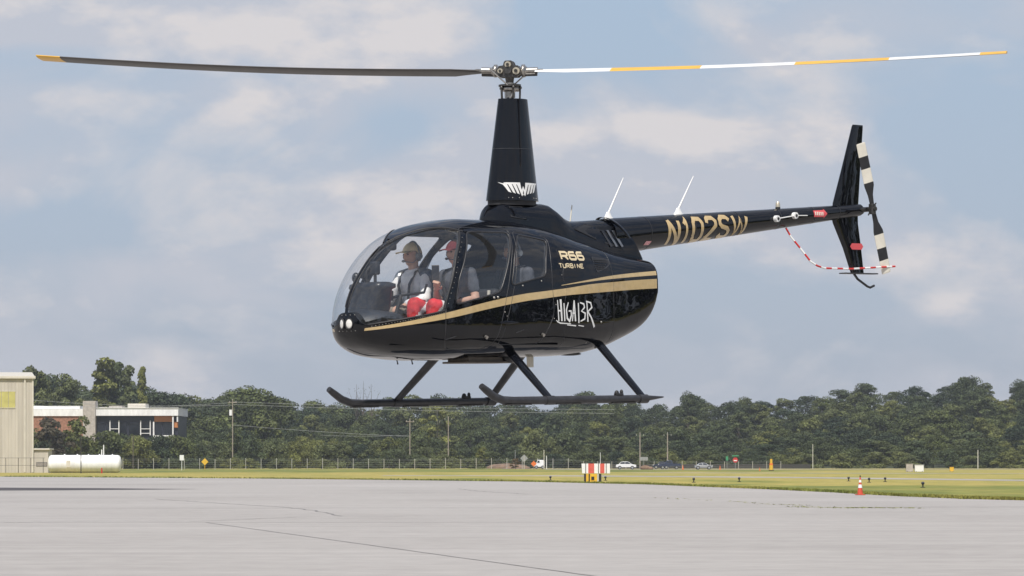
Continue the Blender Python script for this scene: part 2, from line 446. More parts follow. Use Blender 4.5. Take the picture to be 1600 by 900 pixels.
for side in (-1, 1):
    # doors: window pane, seal, handle; the door's outline is a recessed dark gap
    for W, fl, D, hx, hz in ((W1, w1p if side < 0 else w1s, D1, -1.0, .676), (W2, w2p if side < 0 else w2s, D2, -.20, .70)):
        g = MB(); seam_tube(g, dense(rpoly(D, .06), .04, True), .0045, side, 0, -.001, True)
        d = g.build('door', [M['skid']], heli)
        pane = hull_part('window', fl, [M['tglass']], d)
        s = MB(); seam_tube(s, dense(W, .04, True), .0085, side, 0, .001, True); s.build('window_seal', [M['skid']], d)
        h = MB(); p = hullpt(hx, hz, .012, side); nn = nrm_at(p)
        h.tube([p - nn * .015, p + nn * .012], .017, 14); h.build('handle', [M['metal']], d)
        for (lx, lz) in ((-.842, 1.065), (-.895, 1.06)) if W is W1 else ((-.48, 1.185), (-.21, 1.235)):
            l = MB(); p = hullpt(lx, lz, 0, side); l.ball(tuple(p), .014 if W is W1 else .009, 0, 10, 6)
            l.build('latch', [M['metal']], d)
    # trim along the windshield
    t = MB()
    low = [(x, lerp_tab(LOW, x)) for x in [-2.18 + .66 * i / 24 for i in range(25)]]
    seam_tube(t, low, .009, side); 
    pil = [(lerp_tab(PIL, z), z) for z in [.95 + .78 * i / 16 for i in range(17)]]
    seam_tube(t, pil, .009, side)
    pts = []
    for i in range(12):
        y = .425 * (1 - i / 11) + .02; x = -1.10 - (.425 - y) * 1.5
        h = HB.ray_cast(Vector((x, side * y, 3)), Vector((0, 0, -1))); 
        if h[0]: pts.append(h[0])
    t.tube(pts, .009, 6, caps=False)
    cp = []
    for i in range(26):
        z = .98 + (1.58 - .98) * i / 25
        h = HB.ray_cast(Vector((-4, side * .022, z)), Vector((1, 0, 0)))
        if h[0]: cp.append(h[0])
    t.tube(cp, .006, 6, caps=False)
    t.build('windshield_trim', [M['mattblack']], heli)
    rv = MB()
    for i in range(30):
        x = -2.16 + .63 * i / 29
        p = hullpt(x, lerp_tab(LOW, x) - .018, .001, side); rv.ball(tuple(p), .0045, 0, 6, 4)
    for i in range(14):
        z = 1.0 + .66 * i / 13; p = hullpt(lerp_tab(PIL, z) + .03, z, .001, side); rv.ball(tuple(p), .0045, 0, 6, 4)
    rv.build('screw_row', [M['metal']], heli)
    # stripes
    st = MB()
    TOP = [(-2.195, .768), (-2.10, .786), (-1.894, .829), (-1.511, .912), (-1.0, 1.016), (-.46, 1.104), (-.189, 1.132), (.161, 1.168), (.519, 1.211), (.932, 1.242), (1.30, 1.267), (1.70, 1.289)]
    BOT = [(-2.195, .742), (-2.10, .757), (-1.894, .791), (-1.511, .852), (-1.0, .945), (-.46, 1.03), (-.189, 1.06), (.161, 1.096), (.503, 1.120), (.916, 1.146), (1.30, 1.170), (1.70, 1.190)]
    xs = [-2.195 + (1.70 + 2.195) * i / 120 for i in range(121)]
    ribbon(st, [(x, interp(TOP, x)) for x in xs], [(x, interp(BOT, x)) for x in xs], side)
    T2 = [(.073, 1.197), (.535, 1.261), (.956, 1.312), (1.71, 1.372)]; B2 = [(.073, 1.192), (.527, 1.240), (.940, 1.276), (1.71, 1.328)]
    xs = [.073 + 1.63 * i / 50 for i in range(51)]
    ribbon(st, [(x, interp(T2, x)) for x in xs], [(x, interp(B2, x)) for x in xs], side)
    st.build('gold_stripe', [M['gold']], heli)
    # panel joints on the engine bay
    pj = MB()
    seam_tube(pj, [(.93, .62 + .95 * i / 24) for i in range(25)], .003, side)
    seam_tube(pj, [(.13 + .02 * math.sin(i), .56 + 1.0 * i / 24) for i in range(25)], .0025, side)
    seam_tube(pj, [(.13 + .8 * i / 20, .84) for i in range(21)], .0025, side)
    pj.build('panel_joint', [M['skid']], heli)
    for (x, z) in ((.70, .86), (.30, .60), (-.72, 1.17), (-.62, .80)):
        pass
# air intake on the side (dark, recessed scoop) and the scoop bulge
for side in (-1, 1):
    a = MB(); P = rpoly([(.62, 1.50), (.93, 1.475), (.92, 1.42), (.80, 1.37), (.66, 1.335)], .03)
    C = (.78, 1.42)
    o_ = [hullpt(x, z, .004, side) for x, z in P]; i_ = [hullpt(C[0] + (x - C[0]) * .9, C[1] + (z - C[1]) * .86, .0015, side) for x, z in P]
    n = len(o_); a.add(o_ + i_, [(k, (k + 1) % n, n + (k + 1) % n, n + k) for k in range(n)], 0); a.add(i_, [tuple(range(n))], 1)
    f = a.build('air_intake', [M['skid'], M['mattblack']], heli)
    for k in range(5):
        b = MB(); z = 1.375 + .022 * k; b.tube([hullpt(.66 + .01 * k * 0, z, .004, side), hullpt(.80 + .02 * k, z, .004, side)], .003, 5)
        b.build('grille_bar', [M['skid']], f)
    b = MB()   # faired bulge below the aft door
    for sgn in (0,):
        P = [hullpt(x, .815 + .0 * x, .0, side) for x in (-.83, -.75, -.65, -.55)]
        b.tube(P, [.004, .022, .018, .003], 10)
    b.build('step_fairing', [M['paint']], heli)
    v = MB()
    for (x, z) in ((-1.46, .668), (-.54, .735)):
        v.tube([hullpt(x - .05, z - .02, .002, side), hullpt(x + .06, z + .012, .003, side)], .004, 6)
    v.build('drip_vent', [M['skid']], heli)
    # rivets and fuel caps
    r_ = MB()
    for (x, z, q) in ((.70, .83, .012), (-.02, 1.0, .006), (-.05, .86, .006), (-.75, .92, .008), (-.72, .88, .006), (.10, 1.30, .005), (.52, .62, .005), (.50, 1.13, .006), (.66, 1.15, .006)):
        r_.ball(tuple(hullpt(x, z, 0, side)), q, 0, 8, 5)
    r_.build('fastener', [M['metal']], heli)

# --- cabin lining, floor, seats
lv, lf, lk = hull_grid(100, 80, .028, NOSE + .03, .15)
lfv = [f_open((p[0], p[1] * 1.03, p[2])) for p in lv]
lv2, _i, lo = cut_mesh(lv, lf, lfv)
me, _u = sub_mesh('cabin_lining', lv2, lo); link_mesh('cabin_lining', me, heli, [M['lining']])
fl = MB()
rg = [S(x, t_, .035) for x, t_ in ((.12, 2 * math.pi * j / 48) for j in range(48))]
fl.add(rg, [tuple(range(48))]); fl.build('rear_cabin_wall', [M['lining']], heli)
fb = MB(); xs = [-2.0 + 2.1 * i / 20 for i in range(21)]
fb.add([(x, -max(.02, hw(x) - .08), .60) for x in xs] + [(x, max(.02, hw(x) - .08), .60) for x in xs], [(i, i + 1, 22 + i, 21 + i) for i in range(20)])
fb.build('cabin_floor', [M['lining']], heli)
def seat(x, y, z, front=False, name='seat'):
    b = MB(); b.box((x, y, z - .07), (.46, .46, .14), 0, bev=.03)
    cu = b.build(name, [M['leather']], heli)
    k = MB(); bh = .40 if front else .58; Mx = Matrix.Translation((x + .26, y, z + bh / 2 - .02)) @ Matrix.Rotation(R(10), 4, 'Y'); k.box((0, 0, 0), (.10, .46, bh), 0, Mx, .04); k.build('backrest', [M['leather']], cu)
    if not front: h = MB(); h.box((x + .36, y, z + .66), (.08, .22, .16), 0, None, .03); h.build('headrest', [M['leather']], cu)
    g = MB(); g.box((x, y, (z - .14 + .6) / 2 + .0), (.44, .44, max(.02, z - .14 - .6)), 0); g.build('seat_base', [M['lining']], cu)
    return cu
SEATZ = .78
seat(-1.02, .33, SEATZ, True); seat(-1.0, -.35, SEATZ, True); seat(-.16, .33, SEATZ + .02); seat(-.16, -.35, SEATZ + .02)
# instrument console with glareshield and screens
c = MB()
rings = []
for (z, x0, x1, wy) in ((.60, -2.02, -1.76, .13), (.80, -2.06, -1.78, .15), (.93, -2.08, -1.79, .17), (.97, -2.08, -1.79, .20), (1.15, -2.02, -1.78, .215), (1.17, -2.03, -1.74, .235), (1.205, -2.02, -1.74, .23), (1.225, -1.97, -1.80, .18)):
    xc, a = (x0 + x1) / 2, (x1 - x0) / 2
    rings.append([(xc + a * math.copysign(abs(math.cos(t)) ** .4, math.cos(t)), wy * math.copysign(abs(math.sin(t)) ** .4, math.sin(t)), z) for t in [2 * math.pi * j / 32 for j in range(32)]])
c.loft(rings); cons = c.build('instrument_console', [M['console']], heli)
for (y, z) in ((-.12, 1.09), (.02, 1.09), (.14, 1.09)):
    b = MB(); b.box((-1.785, y, z), (.05, .11, .10), 0, None, .01); b.build('screen', [M['mattblack']], cons)
b = MB(); b.box((-1.90, -.06, 1.36), (.06, .10, .13), 0, None, .015); b.tube([(-1.90, -.06, 1.22), (-1.90, -.06, 1.31)], .016, 8); b.box((-1.93, .05, 1.31), (.05, .09, .10), 0, None, .012); b.tube([(-1.93, .05, 1.22), (-1.93, .05, 1.28)], .014, 8); b.build('mounted_display', [M['console']], cons)
b = MB(); b.ball((-1.99, .12, 1.27), (.04, .045, .055), 0); b.tube([(-1.99, .12, 1.27), (-1.97, .10, 1.20)], .015, 8); b.tube([(-1.96, .10, 1.30), (-1.88, .0, 1.42), (-1.84, -.04, 1.40)], .010, 6); b.build('camera', [M['console']], cons)
b = MB(); b.tube([(-1.90, .16, 1.20), (-1.80, .05, 1.50), (-1.72, .02, 1.60)], .008, 6); b.tube([(-1.97, -.02, 1.22), (-1.99, -.03, 1.33), (-1.95, -.04, 1.38)], .012, 6); b.build('cable', [M['mattblack']], cons)
b = MB(); b.box((-1.60, .02, 1.585), (.085, .085, .085), 0, None, .022); b.tube([(-1.62, .02, 1.60), (-1.66, .0, 1.66)], .012, 6); b.build('compass', [M['mattblack']], heli)
# nose tub (footwell liner) behind the lower windshield
b = MB(); rs = []
for (x, z) in ((-2.16, .93), (-2.05, .97), (-1.85, .94), (-1.62, .86)):
    rs.append([(x, (hw(x) - .09) * k, z - .10 * abs(k) ** 3) for k in [-1 + i / 8 for i in range(17)]])
b.loft(rs, 0, caps=False, closed=False); b.build('footwell_cover', [M['console']], heli)
# T-bar cyclic
b = MB(); b.tube([(-1.55, 0, .62), (-1.58, 0, .9), (-1.50, 0, 1.10)], .018, 8); b.tube([(-1.50, 0, 1.10), (-1.47, -.30, 1.12), (-1.46, -.33, 1.20)], .013, 8); b.tube([(-1.50, 0, 1.10), (-1.50, .30, 1.06), (-1.50, .32, .97)], .016, 8)
b.build('cyclic_stick', [M['mattblack']], heli)
b = MB(); b.tube([(-.86, -.52, .84), (-.80, -.52, 1.02), (-.79, -.52, 1.14)], .018, 8); b.build('grab_handle', [M['cream']], heli)
# landing lights in a black nose housing
b = MB()
for y, z in [(yy, zz) for yy in (-.115, -.06, 0, .06, .115) for zz in (.745, .90)]:
    h = HB.ray_cast(Vector((-4, y, z)), Vector((1, 0, 0)))
    if h[0]: b.ball(tuple(h[0] + Vector((-.002, 0, 0))), .005, 0, 8, 5)
b.build('screw_row', [M['metal']], heli)
for y in (-.052, .052):
    h = HB.ray_cast(Vector((-4, y, .815)), Vector((1, 0, 0)))[0]
    b = MB(); yaw = Matrix.Translation(h) @ Matrix.Rotation(R(14 if y < 0 else -14), 4, 'Z') @ Matrix.Rotation(R(90), 4, 'Y')
    n = 20
    b.loft([[(r * math.cos(t) * 1.25, r * math.sin(t), zz) for t in [2 * math.pi * j / n for j in range(n)]] for r, zz in ((.044, .006), (.047, -.008), (.040, -.010), (.037, .002))], 0, caps=False, M=yaw)
    lt = b.build('landing_light', [M['mattblack']], heli)
    b = MB(); b.ball((0, 0, .0), (.049, .039, .012), 0, 16, 8, M=yaw); b.build('lens', [M['lens']], lt)

# --- cowling behind the mast, boom, fin
c = MB(); rs = []
CW = [(-.25,1.80,.10),(-.24,1.90,.13),(-.21,2.02,.15),(-.18,2.045,.158),(.0,2.05,.165),(.40,2.055,.17),(.48,2.045,.175),(.58,1.99,.195),(.68,1.93,.19),(.80,1.89,.185),(1.0,1.895,.185),(1.3,1.915,.185),(1.55,1.94,.185)]
for (x, zt_, wv) in CW:
    zb_ = interp(ZT, x) - .10
    if x > 1.2: zb_ = 1.50
    pr = []
    for j in range(28):
        t = math.pi * j / 27
        cc, ss = math.cos(t), math.sin(t)
        k = 5 if x < .5 else 5 - 2.6 * min(1, (x - .5) / .8)
        pz_ = zb_ + (zt_ - zb_) * abs(ss) ** (2 / k); sl_ = max(0, (x - .95) / .6)
        pr.append((x + sl_ * (zt_ - pz_) * .5, (wv + .05 * (1 - abs(ss)) ) * math.copysign(abs(cc) ** (2 / k), cc), zb_ + (zt_ - zb_) * abs(ss) ** (2 / k)))
    rs.append(pr)
c.loft(rs, 0, caps=False, closed=False); c.add(rs[0], [tuple(range(28))]); c.add(rs[-1], [tuple(range(28))])
cowl = c.build('engine_cowling', [M['paint']], heli)
CB = BVHTree.FromPolygons([Vector(v) for v in c.v], c.f)
def cowlpt(x, z, off=.003, side=-1):
    h = CB.ray_cast(Vector((x, side * 3, z)), Vector((0, -side, 0)))
    return (h[0] if h[0] else Vector((x, side * .19, z))) + Vector((0, side * off, 0))
for side in (-1, 1):
    for nm, P, mt in (('intake_opening', [(-.14, 1.90), (-.12, 2.01), (.06, 2.01), (.07, 1.88)], 'mattblack'), ('grille_opening', [(.78, 1.80), (1.00, 1.86), (1.10, 1.84), (1.08, 1.70)], 'mattblack')):
        b = MB(); b.add([cowlpt(x, z, .003, side) for x, z in P], [(0, 1, 2, 3)]); b.tube([cowlpt(x, z, .003, side) for x, z in P + P[:1]], .0035, 6)
        b.build(nm, [M[mt]], cowl)
    lb = MB(); P = [(1.14, 1.83), (1.46, 1.85), (1.50, 1.60), (1.22, 1.66)]
    lb.add([cowlpt(x, z, .003, side) for x, z in P], [(0, 1, 2, 3)]); lg = lb.build('louvre_panel', [M['mattblack']], cowl)
    for k in range(3):
        b = MB(); x = 1.20 + .085 * k
        b.add([cowlpt(x, 1.80, .012, side), cowlpt(x + .045, 1.805, .006, side), cowlpt(x + .12, 1.635, .006, side), cowlpt(x + .085, 1.625, .012, side)], [(0, 1, 2, 3)]); b.build('louvre_slat', [M['metal'] if k else M['skid']], lg)
# small oil cooler scoop lips on top of the body
b = MB()
for k in range(2):
    pass
BZ = lambda x: 1.753 + (x - 1.6) * .095
BR = lambda x: .192 + (x - 1.6) * (.068 - .192) / 4.0
c = MB(); n = 36; rs = []
for i in range(41):
    x = 1.42 + (5.62 - 1.42) * i / 40
    r = BR(x); rs.append([(x, r * math.cos(2 * math.pi * j / n), BZ(x) + r * math.sin(2 * math.pi * j / n)) for j in range(n)])
c.loft(rs); boom = c.build('tail_boom', [M['paint']], heli)
TB = BVHTree.FromPolygons([Vector(v) for v in c.v], c.f)
def boompt(x, z, off=.003, side=-1):
    zc = BZ(x); r = BR(x); u = max(-.97, min(.97, (z - zc) / r))
    return Vector((x, side * (r + off) * math.sqrt(1 - u * u), zc + (r + off) * u))
b = MB()   # slanted joint collar where the boom leaves the cowling
rs = []
for k, (dx, dr) in enumerate(((0, .002), (.0, .012), (.05, .012), (.05, .002))):
    rs.append([(1.56 + dx - .18 * math.sin(2 * math.pi * j / n), (BR(1.6) + dr * .3) * math.cos(2 * math.pi * j / n), BZ(1.6) + (BR(1.6) + dr * .3) * math.sin(2 * math.pi * j / n)) for j in range(n)])
b.loft(rs, 0, caps=False); b.build('boom_collar', [M['paint']], boom)
for x in (1.98, 2.7, 3.45, 4.15, 4.75, 5.2):
    b = MB(); r = BR(x) + .0012; b.loft([[(x + d, r * math.cos(2 * math.pi * j / n), BZ(x) + r * math.sin(2 * math.pi * j / n)) for j in range(n)] for d in (-.006, .006)], 0, caps=False); b.build('joint_ring', [M['mattblack']], boom)
b = MB(); b.ball((1.74, -.05, 1.575), (.11, .09, .035), 0); b.build('exhaust_shroud', [M['mattblack']], boom)
# antennas
for (x, h, lean, mt) in ((1.50, .44, .24, 'white'), (2.59, .42, .25, 'white')):
    z0 = BZ(x) + BR(x) - .005
    if x < 1.6: z0 = 1.93
    b = MB(); b.loft([[(x + r * math.cos(t) * 1.6, r * math.sin(t) * .7, z0 + z) for t in [2 * math.pi * j / 16 for j in range(16)]] for r, z in ((.045, 0), (.042, .012), (.030, .03), (.014, .075))], 0)
    an = b.build('antenna', [M[mt]], heli)
    b = MB(); b.tube([(x, 0, z0 + .06), (x + lean * .5, 0, z0 + h * .5 + .03), (x + lean, 0, z0 + h)], [.011, .008, .004], 8); b.build('whip', [M[mt]], an)
b = MB(); b.tube([(.92, 0, 1.87), (.955, 0, 2.06)], [.008, .006], 6); b.build('antenna', [M['cream']], heli)
# beacon
b = MB(); b.tube([(4.22, 0, 2.0), (4.22, 0, 2.10)], .035, 12, 0); b.tube([(4.22, 0, 2.10), (4.22, 0, 2.13)], .028, 12, 0)
bc = b.build('beacon', [M['mattblack']], heli)
b = MB(); b.tube([(4.22, 0, 2.125), (4.22, 0, 2.165), (4.22, 0, 2.19)], [.026, .026, .014], 12, 0); b.build('beacon_lamp', [M['brass']], bc)
# tail rotor control pushrod with two white bellcranks
b = MB()
p0, p1 = boompt(4.04, 1.99, .03), boompt(4.36, 2.03, .03)
b.tube([p0, p1], .006, 6); b.tube([p1, boompt(4.58, 2.04, .02)], .005, 6); a = b.build('control_rod', [M['white']], boom)
for p in (p0, p1):
    b = MB(); b.tube([p + Vector((0, .03, 0)), p + Vector((0, -.012, 0))], .036, 14); b.tube([p + Vector((0, -.012, 0)), p + Vector((0, -.02, 0))], .016, 10, 1); b.build('round_cap', [M['white'], M['skid']], a)
def fin_mesh(mb, rows, th):
    rs = []
    for (z, x0, x1, tk) in rows:
        ch = x1 - x0; pr = []
        m = 26
        for j in range(2 * m):
            u = .5 - .5 * math.cos(math.pi * (j if j <= m else 2 * m - j) / m)
            t = th * tk * (1.4845 * math.sqrt(u) - .63 * u - 1.758 * u * u + 1.4215 * u ** 3 - .518 * u ** 4) * 1.0
            pr.append((x0 + ch * u, (t if j <= m else -t), z))
        rs.append(pr)
    mb.loft(rs)
b = MB(); fin_mesh(b, [(2.08, 5.15, 5.60, 1), (2.20, 5.165, 5.61, 1), (2.6, 5.33, 5.655, .85), (3.07, 5.515, 5.71, .6), (3.095, 5.53, 5.71, .5)], .06)
b.tube([(5.24, -.03, 2.23), (5.33, -.03, 2.36)], .005, 5)
b.build('upper_fin', [M['paint']], heli)
b = MB(); fin_mesh(b, [(1.425, 5.46, 5.69, .6), (1.7, 5.33, 5.65, .85), (1.98, 5.16, 5.60, 1), (2.12, 5.12, 5.60, 1)], .06)
lfin = b.build('lower_fin', [M['paint']], heli)
b = MB(); b.box((5.60, 0, 1.418), (.58, .10, .014), 0, None, .005); b.build('end_plate', [M['skid']], heli)
b = MB(); b.tube([(5.52, 0, 1.41), (5.58, 0, 1.355), (5.75, 0, 1.275), (5.80, 0, 1.262), (5.87, 0, 1.285)], .014, 8); b.build('tail_skid', [M['mattblack']], heli)
b = MB(); fin_mesh(b, [(0, 0, .30, 1), (.80, .05, .30, .8)], .03)
hs = b.build('horizontal_stabiliser', [M['paint']], heli); hs.rotation_euler = (R(-90), 0, 0); hs.location = (5.0, .05, 2.13)
# tail guard: striped tube
gp = [(4.28, -.06, 1.90), (4.33, -.09, 1.80), (4.42, -.16, 1.66), (4.50, -.22, 1.53), (4.58, -.25, 1.48), (4.70, -.25, 1.455), (5.17, -.25, 1.455), (5.94, -.25, 1.495)]
dp = []
for a_, b_ in zip(gp, gp[1:]):
    a_, b_ = Vector(a_), Vector(b_); k = max(1, int((b_ - a_).length / .012)); dp += [a_ + (b_ - a_) * i / k for i in range(k)]
dp.append(Vector(gp[-1]))
acc = 0; seg = []; idx = 0; cur = [dp[0]]; gd = MB()
for a_, b_ in zip(dp, dp[1:]):
    acc += (b_ - a_).length; cur.append(b_)
    if acc > .085: gd.tube(cur, .0105, 8, idx % 2, caps=False); cur = [b_]; acc = 0; idx += 1
if len(cur) > 1: gd.tube(cur, .0105, 8, idx % 2)
gd.build('tail_guard', [M['red'], M['white']], heli)
# tail rotor
b = MB(); b.tube([(5.58, 0, 2.13), (5.66, 0, 2.135)], .05, 14); b.tube([(5.62, .05, 2.135), (5.60, -.20, 2.135)], .028, 12); b.ball((5.62, 0, 2.135), .055)
b.build('tail_gearbox', [M['dmetal']], heli)
tr = MB(); HC = Vector((5.57, -.235, 2.135))
tr.tube([HC + Vector((0, .05, 0)), HC + Vector((0, -.05, 0))], .026, 12); tr.box(tuple(HC), (.07, .06, .12), 0, None, .012)
for s_ in (-1, 1): tr.tube([HC + Vector((.05, .06, .0)), HC + Vector((.07 * s_, .0, .07 * s_))], .008, 6)
tr.tube([HC + Vector((-.08, .10, 0)), HC + Vector((.08, .10, 0))], .012, 8)
trh = tr.build('tail_rotor_hub', [M['dmetal']], heli)
d = Vector((-.205, 0, .70)).normalized()   # direction of the upper blade
for s_ in (1, -1):
    dd = d * s_; cd0 = Vector((0, 1, 0)).cross(dd)
    bl = MB()
    def ringb(r, ch, tw, tk):
        a = R(tw); cdir = cd0 * math.cos(a) * s_ + Vector((0, -1, 0)) * math.sin(a) * 1.0; nd = dd.cross(cdir).normalized()
        base = HC + dd * r; pr = []
        for j in range(16):
            u = .5 - .5 * math.cos(2 * math.pi * j / 16) ; v = math.sin(2 * math.pi * j / 16)
            pr.append(base + cdir * ch * (u - .35) + nd * tk * v * .5)
        return pr
    secs = [(.05, .05, 20, .035, 1), (.16, .07, 20, .02, 1), (.26, .128, 18, .016, 1), (.30, .13, 18, .016, 0), (.46, .13, 16, .015, 1), (.60, .13, 14, .014, 0), (.742, .13, 12, .013, 0), (.755, .11, 12, .008, 0)]
    for q0, q1 in zip(secs, secs[1:]):
        bl.loft([ringb(*q0[:4]), ringb(*q1[:4])], q0[4], caps=False)
    # white root band, black, white, black, white tip as in the photograph
    bl.add(ringb(*secs[-1][:4]), [tuple(range(16))], 0); bl.add(ringb(*secs[0][:4]), [tuple(range(16))], 1)
    bl.build('tail_rotor_blade', [M['cream'], M['mattblack']], trh)

# --- mast fairing and main rotor
mf = MB(); rs = []
def mfr(z):
    t = (z - 2.07) / (3.115 - 2.07); cx = .080 + .030 * t; c_ = .330 - .150 * t; w_ = .190 - .077 * t
    return [(cx + c_ * math.copysign(abs(math.cos(a)), math.cos(a)), w_ * math.copysign(abs(math.sin(a)), math.sin(a)) * (1 if math.cos(a) < 0 else 1), z + .012 * 0) for a in [2 * math.pi * j / 96 for j in range(96)]]
for i in range(25): rs.append(mfr(2.075 + (3.115 - 2.075) * i / 24))
mf.loft(rs, 0, caps=True)
mfo = mf.build('mast_fairing', [M['paint']], heli)
FB = BVHTree.FromPolygons([Vector(v) for v in mf.v], mf.f)
b = MB(); b.loft([[(p[0] * .93, p[1] * .9, z) for p in mfr(2.08)] for z in (2.03, 2.08)], 0); b.build('fairing_base', [M['mattblack']], mfo)
b = MB(); b.loft([[(p[0] * 1.0, p[1] * 1.0 , z) for p in [( q[0] , q[1] * 1.012, 0) for q in mfr(z)]] for z in (2.60, 2.606)], 0, caps=False); b.build('fairing_joint', [M['skid']], mfo)
def fairpt(x, z, off=.003, side=-1):
    h = FB.ray_cast(Vector((x, side * 2, z)), Vector((0, -side, 0)))
    return (h[0] if h[0] else Vector((x, side * .16, z))) + Vector((0, side * off, 0))
b = MB()
for x in (-.12, -.08, .0, .22, .27): b.ball(tuple(fairpt(x, 2.10, 0)), .006, 0, 6, 4)
b.build('screw_row', [M['metal']], mfo)
HX = .07
b = MB(); b.tube([(HX, 0, 3.05), (HX, 0, 3.42)], .028, 14); b.build('mast', [M['dmetal']], heli)
b = MB()
b.tube([(HX, 0, 3.13), (HX, 0, 3.19)], .055, 20, 1); b.tube([(HX, 0, 3.19), (HX, 0, 3.205), (HX, 0, 3.235), (HX, 0, 3.24)], [.06, .095, .095, .07], 24, 1)
b.tube([(HX, 0, 3.243), (HX, 0, 3.262)], .115, 24, 0); b.tube([(HX, 0, 3.262), (HX, 0, 3.28)], .05, 20, 1)
for k in range(5):
    a = k * 2 * math.pi / 5 + .5; ca, sa = math.cos(a), math.sin(a)
    b.tube([(HX + .10 * ca, .10 * sa, 3.10), (HX + .105 * ca, .105 * sa, 3.225)], .010, 8, 0); b.ball((HX + .105 * ca, .105 * sa, 3.23), .019, 0, 8, 6)
b.tube([(HX - .06, -.05, 3.10), (HX - .02, -.09, 3.20)], .014, 8, 1); b.box((HX + .09, -.02, 3.21), (.05, .05, .03), 1)
b.build('swashplate', [M['dmetal'], M['metal']], heli)
AZ = R(-56); hubC = Vector((HX, 0, 3.405))
sR = Vector((math.cos(AZ), math.sin(AZ), 0)); lR = Vector((-math.sin(AZ), math.cos(AZ), 0))
def HMx(base): return Matrix.Translation(base) @ Matrix((sR, lR, (0, 0, 1))).transposed().to_4x4()
T = HMx(hubC)
h = MB()
h.tube([(0, -.10, .0), (0, .10, .0)], .040, 16, 0, M=T); h.tube([(0, 0, -.16), (0, 0, -.02)], [.035, .055], 14, 0, M=T)
for y in (-.05, .05):
    P = [(-.135, -.03), (-.10, .045), (-.055, .05), (-.045, .085), (-.03, .098), (.03, .098), (.045, .085), (.055, .05), (.10, .045), (.135, -.03), (.09, -.07), (-.09, -.07)]
    T2 = T @ Matrix.Translation((0, y, 0)); h.prism(P, .035, 0, T2)
hub = h.build('rotor_hub', [M['dmetal']], heli)
for (x, z, r) in ((0, .055, .032), (.085, -.012, .036), (-.08, -.008, .026)):
    b = MB(); b.tube([(x, -.10, z), (x, .10, z)], r, 16, 0, M=T); b.tube([(x, -.118, z), (x, .118, z)], r * .5, 10, 1, M=T); b.build('hinge_bolt', [M['brass'], M['dmetal']], hub)
zt = {1: .02, -1: .32}
for s_ in (1, -1):
    cone = math.atan2(zt[s_] + (0.0 if s_ > 0 else 0.0), 5.03)
    sd_ = (sR * s_ * math.cos(cone) + Vector((0, 0, math.sin(cone)))); ld = lR * s_; up = sd_.cross(ld).normalized()
    base = hubC + Vector((0, 0, -.008))
    g = MB(); k = lambda r: base + sd_ * r
    g.tube([k(.08), k(.125), k(.13), k(.16), k(.165), k(.18)], [.04, .04, .066, .066, .05, .042], 18, 0)
    g.tube([k(.18), k(.29)], .034, 14, 0); g.box((0, 0, 0), (.16, .06, .024), 0, Matrix.Translation(k(.27)) @ Matrix((sd_, ld, up)).transposed().to_4x4())
    g.tube([k(.17), k(.17) + ld * .13, ], .016, 8, 0); g.tube([k(.17) + ld * .13 , Vector((HX, 0, 3.25)) + ld * .11], .008, 8, 0)
    g.tube([k(.16) - up * .04 - ld * .02, k(.29) - up * .04 - ld * .02], .018, 8, 1)
    g.build('pitch_housing', [M['metal'], M['dmetal']], hub)
    bl = MB()
    def sec(r):
        pitch = R(11.5 - 4.0 * r / 5.03); ch = .262 if r > .6 else .10 + (.262 - .10) * max(0, (r - .30)) / .30
        cd = ld * math.cos(pitch) + up * math.sin(pitch); nd = sd_.cross(cd).normalized()
        droop = -.0 if s_ > 0 else -.05 * math.sin(math.pi * r / 5.03)
        if s_ > 0: droop = -.03 * math.sin(math.pi * r / 5.03)
        bs = base + sd_ * r + up * droop
        U, Lw = [], []
        m = 9
        for j in range(m + 1):
            u = .5 - .5 * math.cos(math.pi * j / m)
            t = .6 * .262 * .2 * (1.4845 * math.sqrt(u) - .63 * u - 1.758 * u * u + 1.4215 * u ** 3 - .518 * u ** 4) if True else 0
            q = bs + cd * ch * (.28 - u)
            U.append(q + nd * t); Lw.append(q - nd * t * .75)
        return U, Lw
    edges = [.27, .42, .6, 1.06, 1.98, 2.93, 3.87, 4.77, 4.97, 5.03]
    cols = ['w', 'w', 'w', 'y', 'w', 'y', 'w', 'y', 'y']
    full = []
    for (e0, e1, c_) in zip(edges, edges[1:], cols):
        nn_ = max(1, int((e1 - e0) / .25))
        for i in range(nn_): full.append((e0 + (e1 - e0) * i / nn_, e0 + (e1 - e0) * (i + 1) / nn_, c_))
    for (e0, e1, c_) in full:
        U0, L0 = sec(e0); U1, L1 = sec(e1); n_ = len(U0)
        tip = e0 >= 4.70
        bl.add(U0[:4] + U1[:4], [(j, j + 1, 5 + j, 4 + j) for j in range(3)], 1 if tip else 2, True)
        bl.add(U0[3:] + U1[3:], [(j, j + 1, n_ - 3 + j + 1, n_ - 3 + j) for j in range(n_ - 4)], 1 if c_ == 'y' else 0, True)
        bl.add(L0 + L1, [(j, j + 1, n_ + j + 1, n_ + j) for j in range(n_ - 1)], 1 if tip else 2, True)
    for r in (.27, 5.03):
        U, Lw = sec(r); bl.add(U + Lw[::-1], [tuple(range(2 * len(U)))], 1 if r > 1 else 2)
    bl.build('rotor_blade', [M['white'], M['yellow'], M['bladeund']], heli, fix=False)

